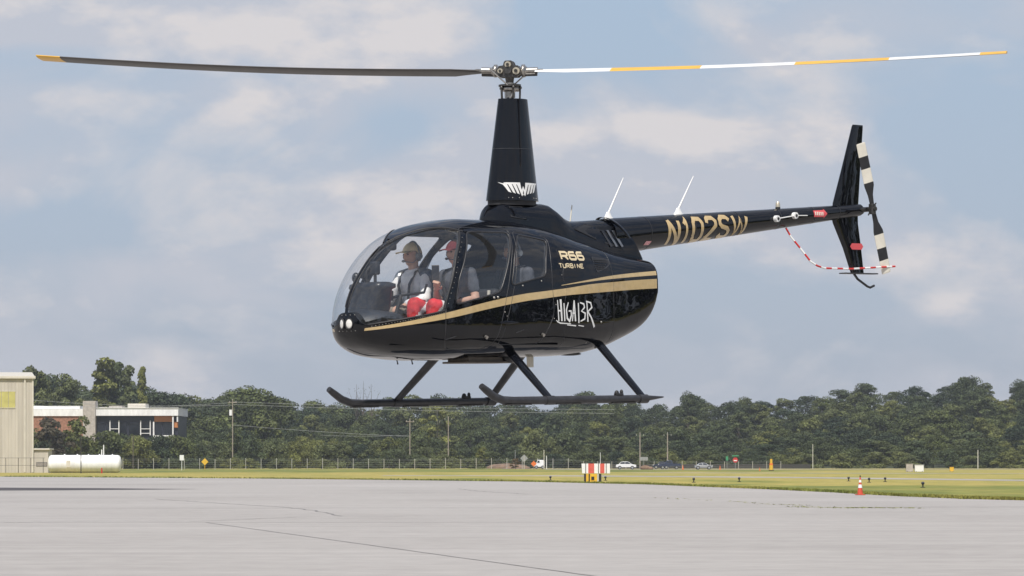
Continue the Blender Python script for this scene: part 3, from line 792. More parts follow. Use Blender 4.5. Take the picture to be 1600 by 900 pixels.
# --- landing gear
for side in (-1, 1):
    y = side * 1.1
    b = MB()
    b.tube([(-1.49, y, .188), (-1.43, y, .150), (-1.32, y, .085), (-1.20, y, .048), (-1.05, y, .040), (.0, y, .040), (.78, y, .042), (1.10, y, .055), (1.12, y, .056)], [.030, .036, .040, .040, .040, .040, .038, .008, .003], 14)
    sk = b.build('skid', [M['skid']], heli)
    for x in (-1.0, -.3, .5): b = MB(); b.box((x, y, .002), (.35, .06, .012), 0); b.build('wear_shoe', [M['dmetal']], sk)
    b = MB(); b.ball((.42, y, .10), (.028, .022, .03), 0, 8, 6); b.box((.45, y, .085), (.10, .05, .03), 0, None, .008); b.ball((.49, y, .11), (.018, .018, .028), 0, 8, 6); b.build('wheel_fitting', [M['mattblack']], sk)
    for (x, xt, zt_) in ((-.55, -.50, .52), (.80, .79, .60)):
        b = MB(); P0 = Vector((xt, side * .50, zt_ + .02)); P1 = Vector((x, y, .06)); 
        # fore-aft streamlined strut with a raised bead
        dr = (P1 - P0).normalized(); fwd_ = Vector((1, 0, 0)); nn_ = dr.cross(fwd_).normalized(); rs = []
        for t_, a_, b_ in ((0, .062, .034), (.5, .056, .030), (1, .048, .026)):
            q = P0.lerp(P1, t_); rs.append([q + fwd_ * a_ * math.cos(t2) + nn_ * b_ * math.sin(t2) for t2 in [2 * math.pi * j / 20 for j in range(20)]])
        b.loft(rs); stt = b.build('strut', [M['skid'] if side > 0 else M['paint']], heli)
        b = MB(); b.tube([P1 + Vector((-.06, 0, -.02)), P1 + Vector((.06, 0, -.02))], .046, 14); b.build('clamp', [M['skid']], stt)
b = MB()
for (x, w_) in ((-.50, .50), (.79, .50)): b.tube([(x, -w_, .53 if x < 0 else .61), (x, w_, .53 if x < 0 else .61)], .045, 12)
b.build('cross_tube', [M['skid']], heli)
for side in (-1,):
    b = MB(); b.box((-.62, side * .20, .43), (.70, .36, .02), 0, Matrix.Rotation(0, 4, 'X'), .006); b.box((-.62, side * .2, .455), (.6, .3, .05), 0); b.build('belly_plate', [M['brownish']], heli)
b = MB(); b.ball((-.36, -.36, .47), (.09, .06, .05)); b.build('belly_fairing', [M['mattblack']], heli)
b = MB(); b.ball((.62, -.25, .512), (.16, .08, .018)); b.build('belly_fairing', [M['mattblack']], heli)
b = MB(); b.box((.20, -.10, .44), (.05, .05, .12), 0); b.build('drain_mast', [M['cream']], heli)
for x in (-1.57, -1.37):
    b = MB(); b.tube([(x, 0, .46), (x + .01, 0, .425)], .006, 6); b.ball((x + .01, 0, .425), .009, 0, 6, 4); b.build('drain_probe', [M['mattblack']], heli)

# --- lettering by strokes, draped on the surfaces
GL = {
 'N': [[(0,0),(0,1)],[(0,1),(1,0)],[(1,0),(1,1)]], '1': [[(.1,.78),(.55,1),(.55,0)]],
 '0': [[(.0,.2),(0,.8),(.2,1),(.8,1),(1,.8),(1,.2),(.8,0),(.2,0),(0,.2)]],
 '2': [[(0,.75),(.05,.92),(.25,1),(.75,1),(1,.85),(1,.65),(.1,.1),(0,0),(1,0)]],
 'S': [[(1,.85),(.75,1),(.25,1),(0,.85),(0,.65),(.2,.53),(.8,.45),(1,.32),(1,.14),(.78,0),(.22,0),(0,.14)]],
 'W': [[(0,1),(.22,0),(.5,.85),(.78,0),(1,1)]],
 'R': [[(0,0),(0,1),(.8,1),(1,.88),(1,.6),(.8,.46),(0,.46)],[(.55,.46),(1,0)]],
 '6': [[(.95,1),(.15,1),(0,.85),(0,.15),(.15,0),(.85,0),(1,.15),(1,.42),(.85,.56),(0,.56)]],
 'T': [[(0,1),(1,1)],[(.5,1),(.5,0)]], 'U': [[(0,1),(0,.15),(.15,0),(.85,0),(1,.15),(1,1)]],
 'B': [[(0,0),(0,1),(.8,1),(.95,.88),(.95,.62),(.8,.52),(0,.52)],[(.8,.52),(1,.4),(1,.12),(.85,0),(0,0)]],
 'I': [[(.5,0),(.5,1)]], 'E': [[(1,1),(0,1),(0,0),(1,0)],[(0,.52),(.85,.52)]],
}
def stroke(mb, pts, wd, fn, off, mi=0, taper=None):
    pts = [Vector((p[0], p[1])) for p in pts]; n = len(pts); Lf, Rt = [], []
    for i, p in enumerate(pts):
        a = (p - pts[i - 1]).normalized() if i else None; b = (pts[i + 1] - p).normalized() if i < n - 1 else None
        if a is None: a = b
        if b is None: b = a
        t = a + b
        t = t.normalized() if t.length > 1e-6 else a
        nv = Vector((-t.y, t.x)); k = min(1.7, 1 / max(.35, nv.dot(Vector((-b.y, b.x)))))
        ww = wd * (taper[i] if taper else 1)
        Lf.append(p + nv * ww * k / 2); Rt.append(p - nv * ww * k / 2)
    P, F = [], []
    for i in range(n - 1):
        m = max(1, int((pts[i + 1] - pts[i]).length / .018))
        for j in range(m + (1 if i == n - 2 else 0)):
            t = j / m; a = Lf[i].lerp(Lf[i + 1], t); b = Rt[i].lerp(Rt[i + 1], t)
            P += [fn(a.x, a.y, off), fn((a.x + b.x) / 2, (a.y + b.y) / 2, off), fn(b.x, b.y, off)]
    k = len(P) // 3
    for i in range(k - 1): F += [(3*i, 3*i+1, 3*i+4, 3*i+3), (3*i+1, 3*i+2, 3*i+5, 3*i+4)]
    mb.add(P, F, mi, False)
def text(name, s, boxes, wd, fn, mats, parent, slant=0.0):
    """boxes: (x0,z0,x1,z1) per letter"""
    q = 0
    for ch, (x0, z0, x1, z1) in zip(s, boxes):
        mb = MB()
        for st in GL[ch]:
            q += 1; stroke(mb, [(x0 + (x1 - x0) * u + slant * (z1 - z0) * v, z0 + (z1 - z0) * v) for u, v in st], wd, fn, .0022 + .00025 * (q % 8))
        mb.build(name, mats, parent, fix=False)
bx = []; x = 2.265
for ch, w_ in zip('N102SW', (.155, .09, .145, .145, .15, .23)):
    zc = BZ(x) - .015; hh = BR(x) * .74; bx.append((x, zc - hh, x + w_, zc + hh)); x += w_ + (.075 if ch != '1' else .07)
text('registration_letter', 'N102SW', bx, .045, boompt, [M['gold']], boom, 0.0)
bx = [(.145 + .125 * i, 1.462, .145 + .125 * i + .095, 1.535) for i in range(3)]
text('model_letter', 'R66', bx, .022, hullpt, [M['goldlt']], heli, .0)
bx = [(.085 + .0535 * i, 1.375, .085 + .0535 * i + (.038 if c_ != 'I' else .03), 1.415) for i, c_ in enumerate('TURBINE')]
text('model_letter', 'TURBINE', bx, .010, hullpt, [M['goldlt']], heli, .0)
# hand-drawn HIGHER logo
lg = MB(); X0, Z0, SX, SZ = -.01, .83, .57, .215
LOGO = [([(.045,.02),(.02,1.0)],(1,.8)),([(.125,.02),(.10,1.04)],(1.5,1.9)),([(.03,.52),(.12,.49)],(1.1,1.1)),
 ([(.20,.02),(.185,.86)],(1.3,1.0)),
 ([(.30,.90),(.245,.55),(.265,.15),(.33,.02),(.375,.30),(.37,.50),(.305,.50)],(.8,1.2,1.4,1.4,1.1,1,1)),
 ([(.40,.02),(.455,1.0)],(.9,1.1)),([(.455,1.0),(.485,.02)],(1.1,1.4)),([(.40,.40),(.48,.40)],(.8,.8)),
 ([(.575,-.06),(.565,.88)],(1.3,1.0)),([(.61,.90),(.715,.84),(.735,.68),(.65,.50),(.755,.40),(.74,.14),(.62,.02)],(.8,1.2,1.2,.9,1.2,1.2,.8)),
 ([(.83,.0),(.805,.94)],(1.4,1.1)),([(.78,.97),(.92,.90),(.95,.68),(.83,.48)],(.9,1.2,1.3,.9)),([(.83,.48),(.93,.20),(1.03,-.24)],(1.1,1.4,2.0)),
 ([(.0,.0),(.08,-.07),(.36,-.10)],(.9,.9,.6)),([(.26,-.15),(.50,-.19)],(.6,.9)),([(.56,-.17),(.72,-.21)],(.6,.6)),([(.03,-.03),(-.03,.06)],(.9,.5))]
for q, (p, tp) in enumerate(LOGO):
    tp2 = [tp[min(len(tp) - 1, round(i * (len(tp) - 1) / max(1, len(p) - 1)))] for i in range(len(p))]
    stroke(lg, [(X0 + SX * u, Z0 + SZ * v) for u, v in p], .0145, hullpt, .0022 + .0002 * q, 0, tp2)
lg.build('painted_logo', [M['white']], heli, fix=False)
# winged emblem on the mast fairing: slanted feathers meeting in a W
em = MB()
def quad(P, k=0):
    a, b_, c_, d_ = [Vector(p) for p in P]; n_ = 4; vv, ff = [], []
    for i in range(n_ + 1):
        for j in range(n_ + 1):
            p = a.lerp(b_, j / n_).lerp(d_.lerp(c_, j / n_), i / n_); vv.append(fairpt(p.x, p.y, .0028 + k))
    for i in range(n_):
        for j in range(n_): ff.append((i*(n_+1)+j, i*(n_+1)+j+1, (i+1)*(n_+1)+j+1, (i+1)*(n_+1)+j))
    em.add(vv, ff, 0)
EX, EZ, EW = .055, 2.170, .50
def e_(u, v): return (EX + u * EW, EZ + v)
for sg in (-1, 1):
    quad([e_(sg * .50, .085), e_(sg * .08, .085), e_(sg * .08, .066), e_(sg * .44, .066)])
    for k in range(4):
        u = .44 - k * .095
        quad([e_(sg * (u), .068), e_(sg * (u - .078), .068), e_(sg * (u - .078 - .075), -.020 - .008 * k), e_(sg * (u - .078 - .015), -.008 - .008 * k)], .0003)
    quad([e_(sg * .12, .085), e_(sg * .07, .085), e_(sg * .035, -.055), e_(sg * .06, -.04)], .0006)
    quad([e_(sg * .035, -.055), e_(sg * .06, -.01), e_(0, .05), e_(0, .01)], .0009)
em.build('winged_emblem', [M['white']], mfo, fix=False)
# stickers
def patch(name, P, fn, mats, parent, off=.003):
    mb = MB(); n_ = 6; vv, ff = [], []
    a, b_, c_, d_ = [Vector(p) for p in P]
    for i in range(n_ + 1):
        for j in range(n_ + 1):
            p = a.lerp(b_, j / n_).lerp(d_.lerp(c_, j / n_), i / n_); vv.append(fn(p.x, p.y, off))
    for i in range(n_):
        for j in range(n_): ff.append((i*(n_+1)+j, i*(n_+1)+j+1, (i+1)*(n_+1)+j+1, (i+1)*(n_+1)+j))
    mb.add(vv, ff); return mb
def boomxy(x, z, off=.003): return boompt(x, z, off)
mb = patch('s', [(4.72, 2.10), (4.90, 2.11), (4.90, 2.035), (4.72, 2.03)], boomxy, None, None)
m2_ = patch('s', [(4.90, 2.125), (4.955, 2.075), (4.955, 2.07), (4.90, 2.02)], boomxy, None, None); mb.add(m2_.v, m2_.f)
for k in range(5):
    m2_ = patch('s', [(4.74 + .032 * k, 2.088), (4.758 + .032 * k, 2.088), (4.758 + .032 * k, 2.05), (4.74 + .032 * k, 2.05)], boomxy, None, None, .004); mb.add(m2_.v, m2_.f, 1)
mb.build('arrow_sticker', [M['stickred'], M['cream']], boom, fix=False)
mb = patch('s', [(1.90, 1.70), (1.99, 1.705), (1.97, 1.665), (1.88, 1.66)], boomxy, None, None); mb.build('flag_sticker', [pbr('pink_sticker', (.72, .35, .36), .5, var=.4, scale=60)], boom, fix=False)
mb = MB(); mb.add([(5.40, -.047, 1.72), (5.43, -.047, 1.755), (5.60, -.047, 1.755), (5.63, -.047, 1.72), (5.60, -.047, 1.685), (5.43, -.047, 1.685)], [(0, 1, 2, 3, 4, 5)])
mb.build('arrow_sticker', [M['stickred']], lfin, fix=False)
# ------------------------------------------------------------------ people in the cabin
M['skin'] = pbr('skin', (0.60, 0.36, 0.26), 0.5, var=0.12, scale=14)
M['skin2'] = pbr('tanned_skin', (0.42, 0.24, 0.16), 0.5, var=0.12, scale=14)
M['lips'] = pbr('lips', (0.42, 0.16, 0.13), 0.45)
M['eye'] = pbr('eye', (0.06, 0.05, 0.05), 0.15)
M['print'] = pbr('pale_patterned_cloth', (0.60, 0.61, 0.64), 0.85, scale=13, col2=(0.92, 0.92, 0.90), bump=0.2)
M['slate'] = pbr('slate_blue_cloth', (0.10, 0.125, 0.16), 0.85, var=0.25, scale=18, bump=0.2)
M['greytee'] = pbr('charcoal_tee', (0.075, 0.08, 0.095), 0.9, var=0.25, scale=18, bump=0.2)
M['redcloth'] = pbr('red_cloth', (0.58, 0.022, 0.03), 0.75, var=0.35, scale=9, bump=0.6, bscale=14)
M['whitecloth'] = pbr('white_cloth', (0.75, 0.73, 0.72), 0.8, var=0.1, scale=14, bump=0.2)
M['camo'] = pbr('mottled_trousers', (0.10, 0.08, 0.06), 0.9, scale=16, col2=(0.34, 0.29, 0.23))
M['tancap'] = pbr('tan_cap', (0.85, 0.68, 0.40), 0.8, var=0.1, scale=20)
M['darkred'] = pbr('crimson_cap', (0.12, 0.010, 0.016), 0.8, var=0.15, scale=20)
M['hairgrey'] = pbr('greying_hair', (0.22, 0.20, 0.18), 0.9, var=0.3, scale=60)
M['hairdark'] = pbr('dark_hair', (0.03, 0.022, 0.018), 0.8, var=0.3, scale=60)
M['headset'] = pbr('headset_grey', (0.16, 0.18, 0.20), 0.4, var=0.1)

def remesh(mb, name, mats, parent, vox=.007, sm=4, noise=0.0):
    me = mb.mesh('t'); o = bpy.data.objects.new('t', me); COL.objects.link(o)
    r = o.modifiers.new('r', 'REMESH'); r.mode = 'VOXEL'; r.voxel_size = vox; r.use_smooth_shade = True
    s = o.modifiers.new('s', 'SMOOTH'); s.factor = .5; s.iterations = sm
    dg = bpy.context.evaluated_depsgraph_get(); m2 = bpy.data.meshes.new_from_object(o.evaluated_get(dg))
    bpy.data.objects.remove(o); bpy.data.meshes.remove(me)
    if noise:
        from mathutils import noise as nz
        for v in m2.vertices: v.co += v.normal * noise * nz.noise(v.co * 14)
    m2.name = name; m2.materials.clear()
    for p in m2.polygons: p.use_smooth = True
    return link_mesh(name, m2, parent, mats)
def chain(mb, pts, rs, n=12):
    # continuous tapered limb with rounded joints
    for (a, b), (r0, r1) in zip(zip(pts, pts[1:]), zip(rs, rs[1:])):
        mb.tube([a, b], [r0, r1], n); 
    for p, r in zip(pts, rs): mb.ball(tuple(p), r, 0, n, 8)
def headmesh(mb, c, yaw=0, pitch=0):
    """forward is -x"""
    Mx = Matrix.Translation(c) @ Matrix.Rotation(yaw, 4, 'Z') @ Matrix.Rotation(pitch, 4, 'Y')
    nu, nv = 40, 30; vs = [];
    def g(a, b, s): return math.exp(-(a * a + b * b) / (2 * s * s))
    for i in range(nv + 1):
        th = math.pi * i / nv; z = math.cos(th)
        for j in range(nu):
            ph = 2 * math.pi * j / nu; x, y = math.sin(th) * math.cos(ph), math.sin(th) * math.sin(ph)
            rx, ry, rz = .098, .076, .118
            px, py, pz = x * rx, y * ry, z * rz
            if z < 0: k = 1 + .32 * z; px = px * (1 + .10 * z) - .012 * z * (-1 if x < 0 else .4) * 0 ; py *= k
            if x < 0:
                px += -.020 * g(y * .9, z + .78, .25)          # chin
                px += -.026 * g(y * 1.6, z + .16, .16)          # nose
                px += .010 * g(abs(y) - .38, z - .05, .16)      # eye sockets
                px += -.006 * g(y, z - .24, .3)                 # brow
                px += -.007 * g(y * 1.3, z + .46, .13)          # lips
            elif z < -.3: px *= 1 + (z + .3) * .5
            vs.append(Mx @ Vector((px, py, pz)))
    fs = [(i * nu + j, i * nu + (j + 1) % nu, (i + 1) * nu + (j + 1) % nu, (i + 1) * nu + j) for i in range(nv) for j in range(nu)]
    mb.add(vs, fs, 0, True)
    for s in (-1, 1):
        mb.ball((0, 0, 0), (.018, .010, .032), 0, 10, 8, M=Mx @ Matrix.Translation((.008, s * .077, -.008)))
    return Mx
def hand(mb, wrist, d, pn, side, curl=0.35, size=1.0):
    """d: direction wrist->knuckles, pn: palm normal, side: thumb side sign"""
    d = Vector(d).normalized(); pn = (Vector(pn) - d * d.dot(Vector(pn))).normalized(); lat = d.cross(pn) * side
    w = Vector(wrist)
    Mx = Matrix.Translation(w + d * .048 * size) @ Matrix((d, lat, pn)).transposed().to_4x4()
    mb.ball((0, 0, 0), (.055 * size, .042 * size, .016 * size), 0, 14, 8, M=Mx)
    for k, (off, ln) in enumerate(((.030, .070), (.010, .078), (-.011, .073), (-.030, .058))):
        p = w + d * .088 * size + lat * off * size; ang = curl * (1 + .12 * k); pts = [w + d * .05 * size + lat * off * .9 * size, p]
        dd = d.copy()
        for q in (.45, .32, .23):
            ang_ = ang; dd = (dd * math.cos(ang_) + pn * math.sin(ang_)).normalized()
            p = p + dd * ln * q * size; pts.append(p)
            axis = d.cross(pn); nx = axis.cross(dd).normalized()
            pn_l = nx; 
            # keep curling in the same plane
            pnv = pn
            dd0 = dd
            dd = (dd0 * math.cos(ang_ * .6) + nx * math.sin(ang_ * .6)).normalized()
        chain(mb, pts, [.0095, .0095, .009, .0082, .0072], 8)
    tb = w + d * .022 * size + lat * .026 * size
    t1 = tb + (d * .6 + lat * .75 + pn * .25).normalized() * .04 * size; t2 = t1 + (d * .85 + lat * .25 + pn * .5).normalized() * .032 * size; t3 = t2 + (d * .9 + pn * .5).normalized() * .024 * size
    chain(mb, [w + d * .01 * size, tb, t1, t2, t3], [.016, .015, .0115, .0105, .0085], 8)

def person(label, seat, arms, knees, mats, hat, face_yaw=0.0, lean=0.0):
    sk, top, leg = mats
    root = thing('person', label, 'person', HM @ Vector(seat), 0); root.rotation_euler = HROT
    b = MB(); V = Vector
    pel = V((0, 0, .09)); wa = V((-.01 - lean * .3, 0, .26)); ch = V((-.015 - lean, 0, .44)); ne = V((-.01 - lean, 0, .565)); hd = V((-.035 - lean * 1.2, 0, .735))
    def torso(m, g):
        m.ball(tuple(pel), (.125 + g, .17 + g, .11 + g), 0, 18, 12); m.ball(tuple(wa), (.105 + g, .145 + g, .14 + g), 0, 18, 12)
        m.ball(tuple(ch), (.115 + g, .175 + g, .155 + g), 0, 18, 12); m.ball((ch.x, 0, .515), (.08 + g, .19 + g, .06 + g), 0, 18, 10)
    torso(b, 0); chain(b, [ne - V((0, 0, .06)), ne + V((-.01, 0, .06)), hd - V((-.01, 0, .06))], [.062, .054, .052])
    HMt = headmesh(b, hd, face_yaw, 0)
    sh = {}
    for s, (el, wr, hdir, pn, curl) in arms.items():
        S0 = V((ch.x + .0, s * .185, .515)); sh[s] = S0; el = V(el); wr = V(wr)
        chain(b, [S0, S0.lerp(el, .5), el], [.055, .047, .040]); chain(b, [el, el.lerp(wr, .35), wr], [.040, .041, .026])
        hand(b, wr, hdir, pn, -s if False else s, curl)
    for s, kn in knees.items():
        H = V((-.02, s * .09, .07)); kn = V(kn); an = V((kn.x - .04, kn.y, -.14))
        chain(b, [H, H.lerp(kn, .5), kn], [.088, .078, .060]); chain(b, [kn, kn.lerp(an, .4), an], [.058, .056, .038]); chain(b, [an, an + V((-.11, 0, -.02))], [.042, .032])
    body = remesh(b, 'body', [sk], root, .0078, 2)
    t = MB(); torso(t, .014)
    for s, (el, wr, *_r) in arms.items():
        el = V(el); k = .62 if top[1] else 1.0
        chain(t, [sh[s] + V((0, 0, .003)), sh[s].lerp(el, .5 * k if k < 1 else .5), sh[s].lerp(el, k)], [.068, .062, .058])
        if k == 1.0: wr = V(wr); chain(t, [el, el.lerp(wr, .82)], [.056, .042])
    chain(t, [ne - V((0, 0, .07)), ne - V((0, 0, .015))], [.075, .066])
    remesh(t, 'top' if not top[1] else 't_shirt', [top[0]], root, .014, 2, .010)
    t = MB(); t.ball(tuple(pel), (.14, .185, .115), 0, 18, 12)
    for s, kn in knees.items():
        H = V((-.02, s * .09, .07)); kn = V(kn); an = V((kn.x - .04, kn.y, -.14)); chain(t, [H, H.lerp(kn, .5), kn, kn.lerp(an, .8)], [.103, .096, .080, .062])
    lo = remesh(t, 'trousers', leg, root, .014, 2, .012)
    if len(leg) > 1:
        for p in lo.data.polygons:
            c = p.center
            if abs(c.x + .45 - (c.z - .17) * .9) < .042: p.material_index = 1
    for s in (-1, 1):
        f = MB(); f.ball((0, 0, 0), (.006, .013, .008), 0, 8, 6, M=HMt @ Matrix.Translation((-.088, s * .030, .008))); f.build('eye', [M['eye']], root)
    f = MB(); f.ball((0, 0, 0), (.005, .024, .007), 0, 8, 6, M=HMt @ Matrix.Translation((-.099, 0, -.052))); f.build('mouth', [M['lips']], root)
    # hair
    def capshell(m, r, lo_, xo=0.0, zmin=.02):
        nu, nv = 28, 12; vs = []
        for i in range(nv + 1):
            th = (math.pi * .5 + lo_) * i / nv
            for j in range(nu):
                ph = 2 * math.pi * j / nu; cx = math.cos(ph)
                k = th if cx > -.2 else min(th, math.pi * .40)
                vs.append(HMt @ V((xo + (.098 + r) * math.sin(k) * cx, (.076 + r) * math.sin(k) * math.sin(ph), (.118 + r) * math.cos(k))))
        m.add(vs, [(i * nu + j, i * nu + (j + 1) % nu, (i + 1) * nu + (j + 1) % nu, (i + 1) * nu + j) for i in range(nv) for j in range(nu)], 0, True)
    h = MB(); capshell(h, .006, .45); h.build('hair', [hat[0]], root)
    if hat[1]:
        c = MB(); capshell(c, .016, -.12)
        br = []
        for i in range(13):
            a = -1.15 + 2.3 * i / 12; br.append([( -.085 - .03 - .0 * a, .074 * math.sin(a) / math.sin(1.15), .045 - .006 * a * a), (-.20 + .07 * a * a * .5, .070 * math.sin(a) / math.sin(1.15), .028 - .010 * a * a)])
        vs = [HMt @ V(p) for r_ in br for p in ((r_[0][0] + .045, r_[0][1], r_[0][2] + .004), r_[1], (r_[1][0], r_[1][1], r_[1][2] - .004), (r_[0][0] + .045, r_[0][1], r_[0][2] - .004))]
        c.add(vs, [(4*i+k, 4*i+(k+1) % 4, 4*(i+1)+(k+1) % 4, 4*(i+1)+k) for i in range(12) for k in range(4)], 0, True)
        c.build('cap', [hat[1]], root)
    # headset
    s_ = MB(); pts = [HMt @ V((.0 + .01, .095 * math.cos(a), -.01 + .150 * math.sin(a))) for a in [math.pi * i / 20 for i in range(21)]]
    s_.tube(pts, .010, 8)
    for q in (-1, 1): s_.tube([HMt @ V((.008, q * .078, -.01)), HMt @ V((.008, q * .112, -.01))], [.038, .032], 16)
    s_.tube([HMt @ V((-.01, -.10, -.03)), HMt @ V((-.07, -.085, -.075)), HMt @ V((-.125, -.02, -.065))], .005, 6); s_.ball((0, 0, 0), (.016, .022, .014), 0, 8, 6, M=HMt @ Matrix.Translation((-.128, -.005, -.06)))
    s_.build('headset', [M['headset'] if hat[2] else M['console']], root)
    # harness
    hn = MB()
    for s in (-1, 1):
        hn.tube([(ch.x + .05, s * .09, .60), (ch.x - .06, s * .095, .575), (ch.x - .142, s * .08, .44), (wa.x - .138, s * .045, .26), (wa.x - .145, 0, .17)], .020, 8, flat=.25, up=(0, 1, 0))
    hn.build('harness', [M['mattblack']], root)
    return root
V = Vector
pilot = person('pilot in tan cap and grey headset at the front far-side seat of the helicopter', (-1.02, .30, .78),
    {-1: ((-.14, -.29, .30), (-.38, -.24, .22), (-1, .1, -.1), (0, 0, -1), .45), 1: ((-.12, .28, .28), (-.34, .16, .28), (-1, -.3, .1), (0, -1, -.2), .6)},
    {-1: (-.46, -.14, .14), 1: (-.46, .14, .14)}, (M['skin'], (M['print'], False), [M['camo']]), (M['hairgrey'], M['tancap'], True), 0, .0)
# slate shoulder yoke over the pilot's pale shirt
b = MB(); 
for s in (-1, 1): chain(b, [(-.0, s * .10, .545), (-.005, s * .185, .52), (-.035, s * .215, .44)], [.066, .079, .073])
remesh(b, 'shoulder_yoke', [M['slate']], pilot, .013, 2, .006)
pax = person('front passenger in crimson cap and charcoal t-shirt filming with a phone', (-1.0, -.33, .78),
    {-1: ((-.05, -.27, .27), (-.29, -.24, .235), (-1, .15, -.05), (0, .3, -1), .35), 1: ((-.10, .22, .24), (-.24, .10, .375), (-.25, -.45, .6), (-.85, -.5, 0), .62)},
    {-1: (-.50, -.14, .20), 1: (-.50, .13, .22)}, (M['skin'], (M['greytee'], True), [M['redcloth'], M['whitecloth']]), (M['hairdark'], M['darkred'], False), 0, .02)
rear = person('rear passenger with greying hair and headset in a charcoal top', (-.18, -.33, .80),
    {-1: ((-.10, -.27, .30), (-.32, -.18, .20), (-1, .2, 0), (0, 0, -1), .4), 1: ((-.10, .27, .30), (-.32, .16, .20), (-1, -.2, 0), (0, 0, -1), .4)},
    {-1: (-.40, -.14, .12), 1: (-.40, .14, .12)}, (M['skin2'], (M['greytee'], True), [M['slate']]), (M['hairgrey'], None, True), 0, .04)
ph = MB(); ph.box((0, 0, 0), (.012, .075, .155), 0, None, .004); ph.box((-.0065, 0, 0), (.001, .068, .14), 1)
po = ph.build('phone', [pbr('bronze_phone_case', (.10, .085, .07), .35, coat=.5), M['console']]); po.matrix_world = HM @ Matrix.Translation((-1.285, -.275, 1.315)) @ Euler((0, R(-8), R(38))).to_matrix().to_4x4()
tag(po, 'dark phone held upright by the front passenger', 'phone')
# ------------------------------------------------------------------ ground
def sheet(name, poly, z, mat, kind='structure'):
    me = bpy.data.meshes.new(name); me.from_pydata([(x, y, z) for x, y in poly], [], [tuple(range(len(poly)))]); me.update()
    return tag(link_mesh(name, me, None, [mat]), kind=kind)
def ground_mat(name, stops, scale, stretch, rough=.9, fine=None, bump=0.0, streak=0.0):
    m = bpy.data.materials.new(name); m.use_nodes = True; t = m.node_tree; b = t.nodes['Principled BSDF']; b.inputs['Roughness'].default_value = rough
    b.inputs['Specular IOR Level'].default_value = .25
    tcn = t.nodes.new('ShaderNodeTexCoord'); mpn = t.nodes.new('ShaderNodeMapping'); mpn.inputs['Scale'].default_value = stretch
    t.links.new(tcn.outputs['Object'], mpn.inputs[0])
    n = t.nodes.new('ShaderNodeTexNoise'); n.inputs['Scale'].default_value = scale; n.inputs['Detail'].default_value = 10; n.inputs['Roughness'].default_value = .6
    t.links.new(mpn.outputs[0], n.inputs['Vector'])
    r = t.nodes.new('ShaderNodeValToRGB'); t.links.new(n.outputs['Fac'], r.inputs[0]); cr = r.color_ramp
    while len(cr.elements) < len(stops): cr.elements.new(.5)
    for e_, (p, c) in zip(cr.elements, stops): e_.position = p; e_.color = (*c, 1)
    src = r.outputs[0]
    # long drag and tyre streaks, slightly darker or paler
    if streak:
        mp2 = t.nodes.new('ShaderNodeMapping'); mp2.inputs['Scale'].default_value = (.035, .55, 1); mp2.inputs['Rotation'].default_value = (0, 0, R(6)); t.links.new(tcn.outputs['Object'], mp2.inputs[0])
        n3 = t.nodes.new('ShaderNodeTexNoise'); n3.inputs['Scale'].default_value = 1; n3.inputs['Detail'].default_value = 7; n3.inputs['Distortion'].default_value = .6; t.links.new(mp2.outputs[0], n3.inputs['Vector'])
        mr3 = t.nodes.new('ShaderNodeMapRange'); mr3.inputs['From Min'].default_value = .33; mr3.inputs['From Max'].default_value = .67; mr3.inputs['To Min'].default_value = 1 - streak; mr3.inputs['To Max'].default_value = 1 + streak * .6; t.links.new(n3.outputs['Fac'], mr3.inputs['Value'])
        mx3 = t.nodes.new('ShaderNodeMixRGB'); mx3.blend_type = 'MULTIPLY'; mx3.inputs[0].default_value = 1; t.links.new(src, mx3.inputs[1]); t.links.new(mr3.outputs[0], mx3.inputs[2]); src = mx3.outputs[0]
    if fine:
        n2 = t.nodes.new('ShaderNodeTexNoise'); n2.inputs['Scale'].default_value = fine[0]; n2.inputs['Detail'].default_value = 8
        t.links.new(tcn.outputs['Object'], n2.inputs['Vector'])
        mr = t.nodes.new('ShaderNodeMapRange'); mr.inputs['From Min'].default_value = .3; mr.inputs['From Max'].default_value = .7; mr.inputs['To Min'].default_value = 1 - fine[1]; mr.inputs['To Max'].default_value = 1 + fine[1]
        t.links.new(n2.outputs['Fac'], mr.inputs['Value'])
        mx = t.nodes.new('ShaderNodeMixRGB'); mx.blend_type = 'MULTIPLY'; mx.inputs[0].default_value = 1
        t.links.new(src, mx.inputs[1]); t.links.new(mr.outputs[0], mx.inputs[2]); src = mx.outputs[0]
    t.links.new(src, b.inputs['Base Color'])
    if bump:
        bp = t.nodes.new('ShaderNodeBump'); bp.inputs['Strength'].default_value = bump; t.links.new(n.outputs['Fac'], bp.inputs['Height']); t.links.new(bp.outputs[0], b.inputs['Normal'])
    return m
M['concrete'] = ground_mat('weathered_concrete', [(.30, (.320, .300, .284)), (.47, (.362, .341, .323)), (.60, (.376, .355, .337)), (.74, (.425, .402, .382))], .06, (1, .5, 1), fine=(1.6, .07), streak=.075)
M['dryg'] = ground_mat('dry_grass', [(.28, (.12, .15, .035)), (.40, (.25, .24, .055)), (.52, (.37, .30, .085)), (.62, (.28, .25, .06)), (.74, (.46, .35, .17))], .09, (1, .3, 1), fine=(.9, .3))
M['greeng'] = ground_mat('green_grass', [(.30, (.09, .12, .028)), (.50, (.18, .195, .042)), (.72, (.34, .28, .08))], .09, (1, .3, 1), fine=(.5, .3))
M['palestrip'] = ground_mat('old_taxiway', [(.3, (.28, .26, .22)), (.7, (.40, .37, .33))], .1, (1, .4, 1), fine=(2, .1))
M['sealer'] = pbr('joint_sealer', (0.17, 0.16, 0.155), 0.8, var=0.3, scale=.8)
M['shadow_tone'] = pbr('painted_shadow_concrete', (0.062, 0.056, 0.058), 0.85, var=0.2, scale=.3)  # dark tone for the shadow streak painted on the apron
M['weeds'] = pbr('weeds', (0.22, 0.23, 0.08), 0.9, var=0.4, scale=6)
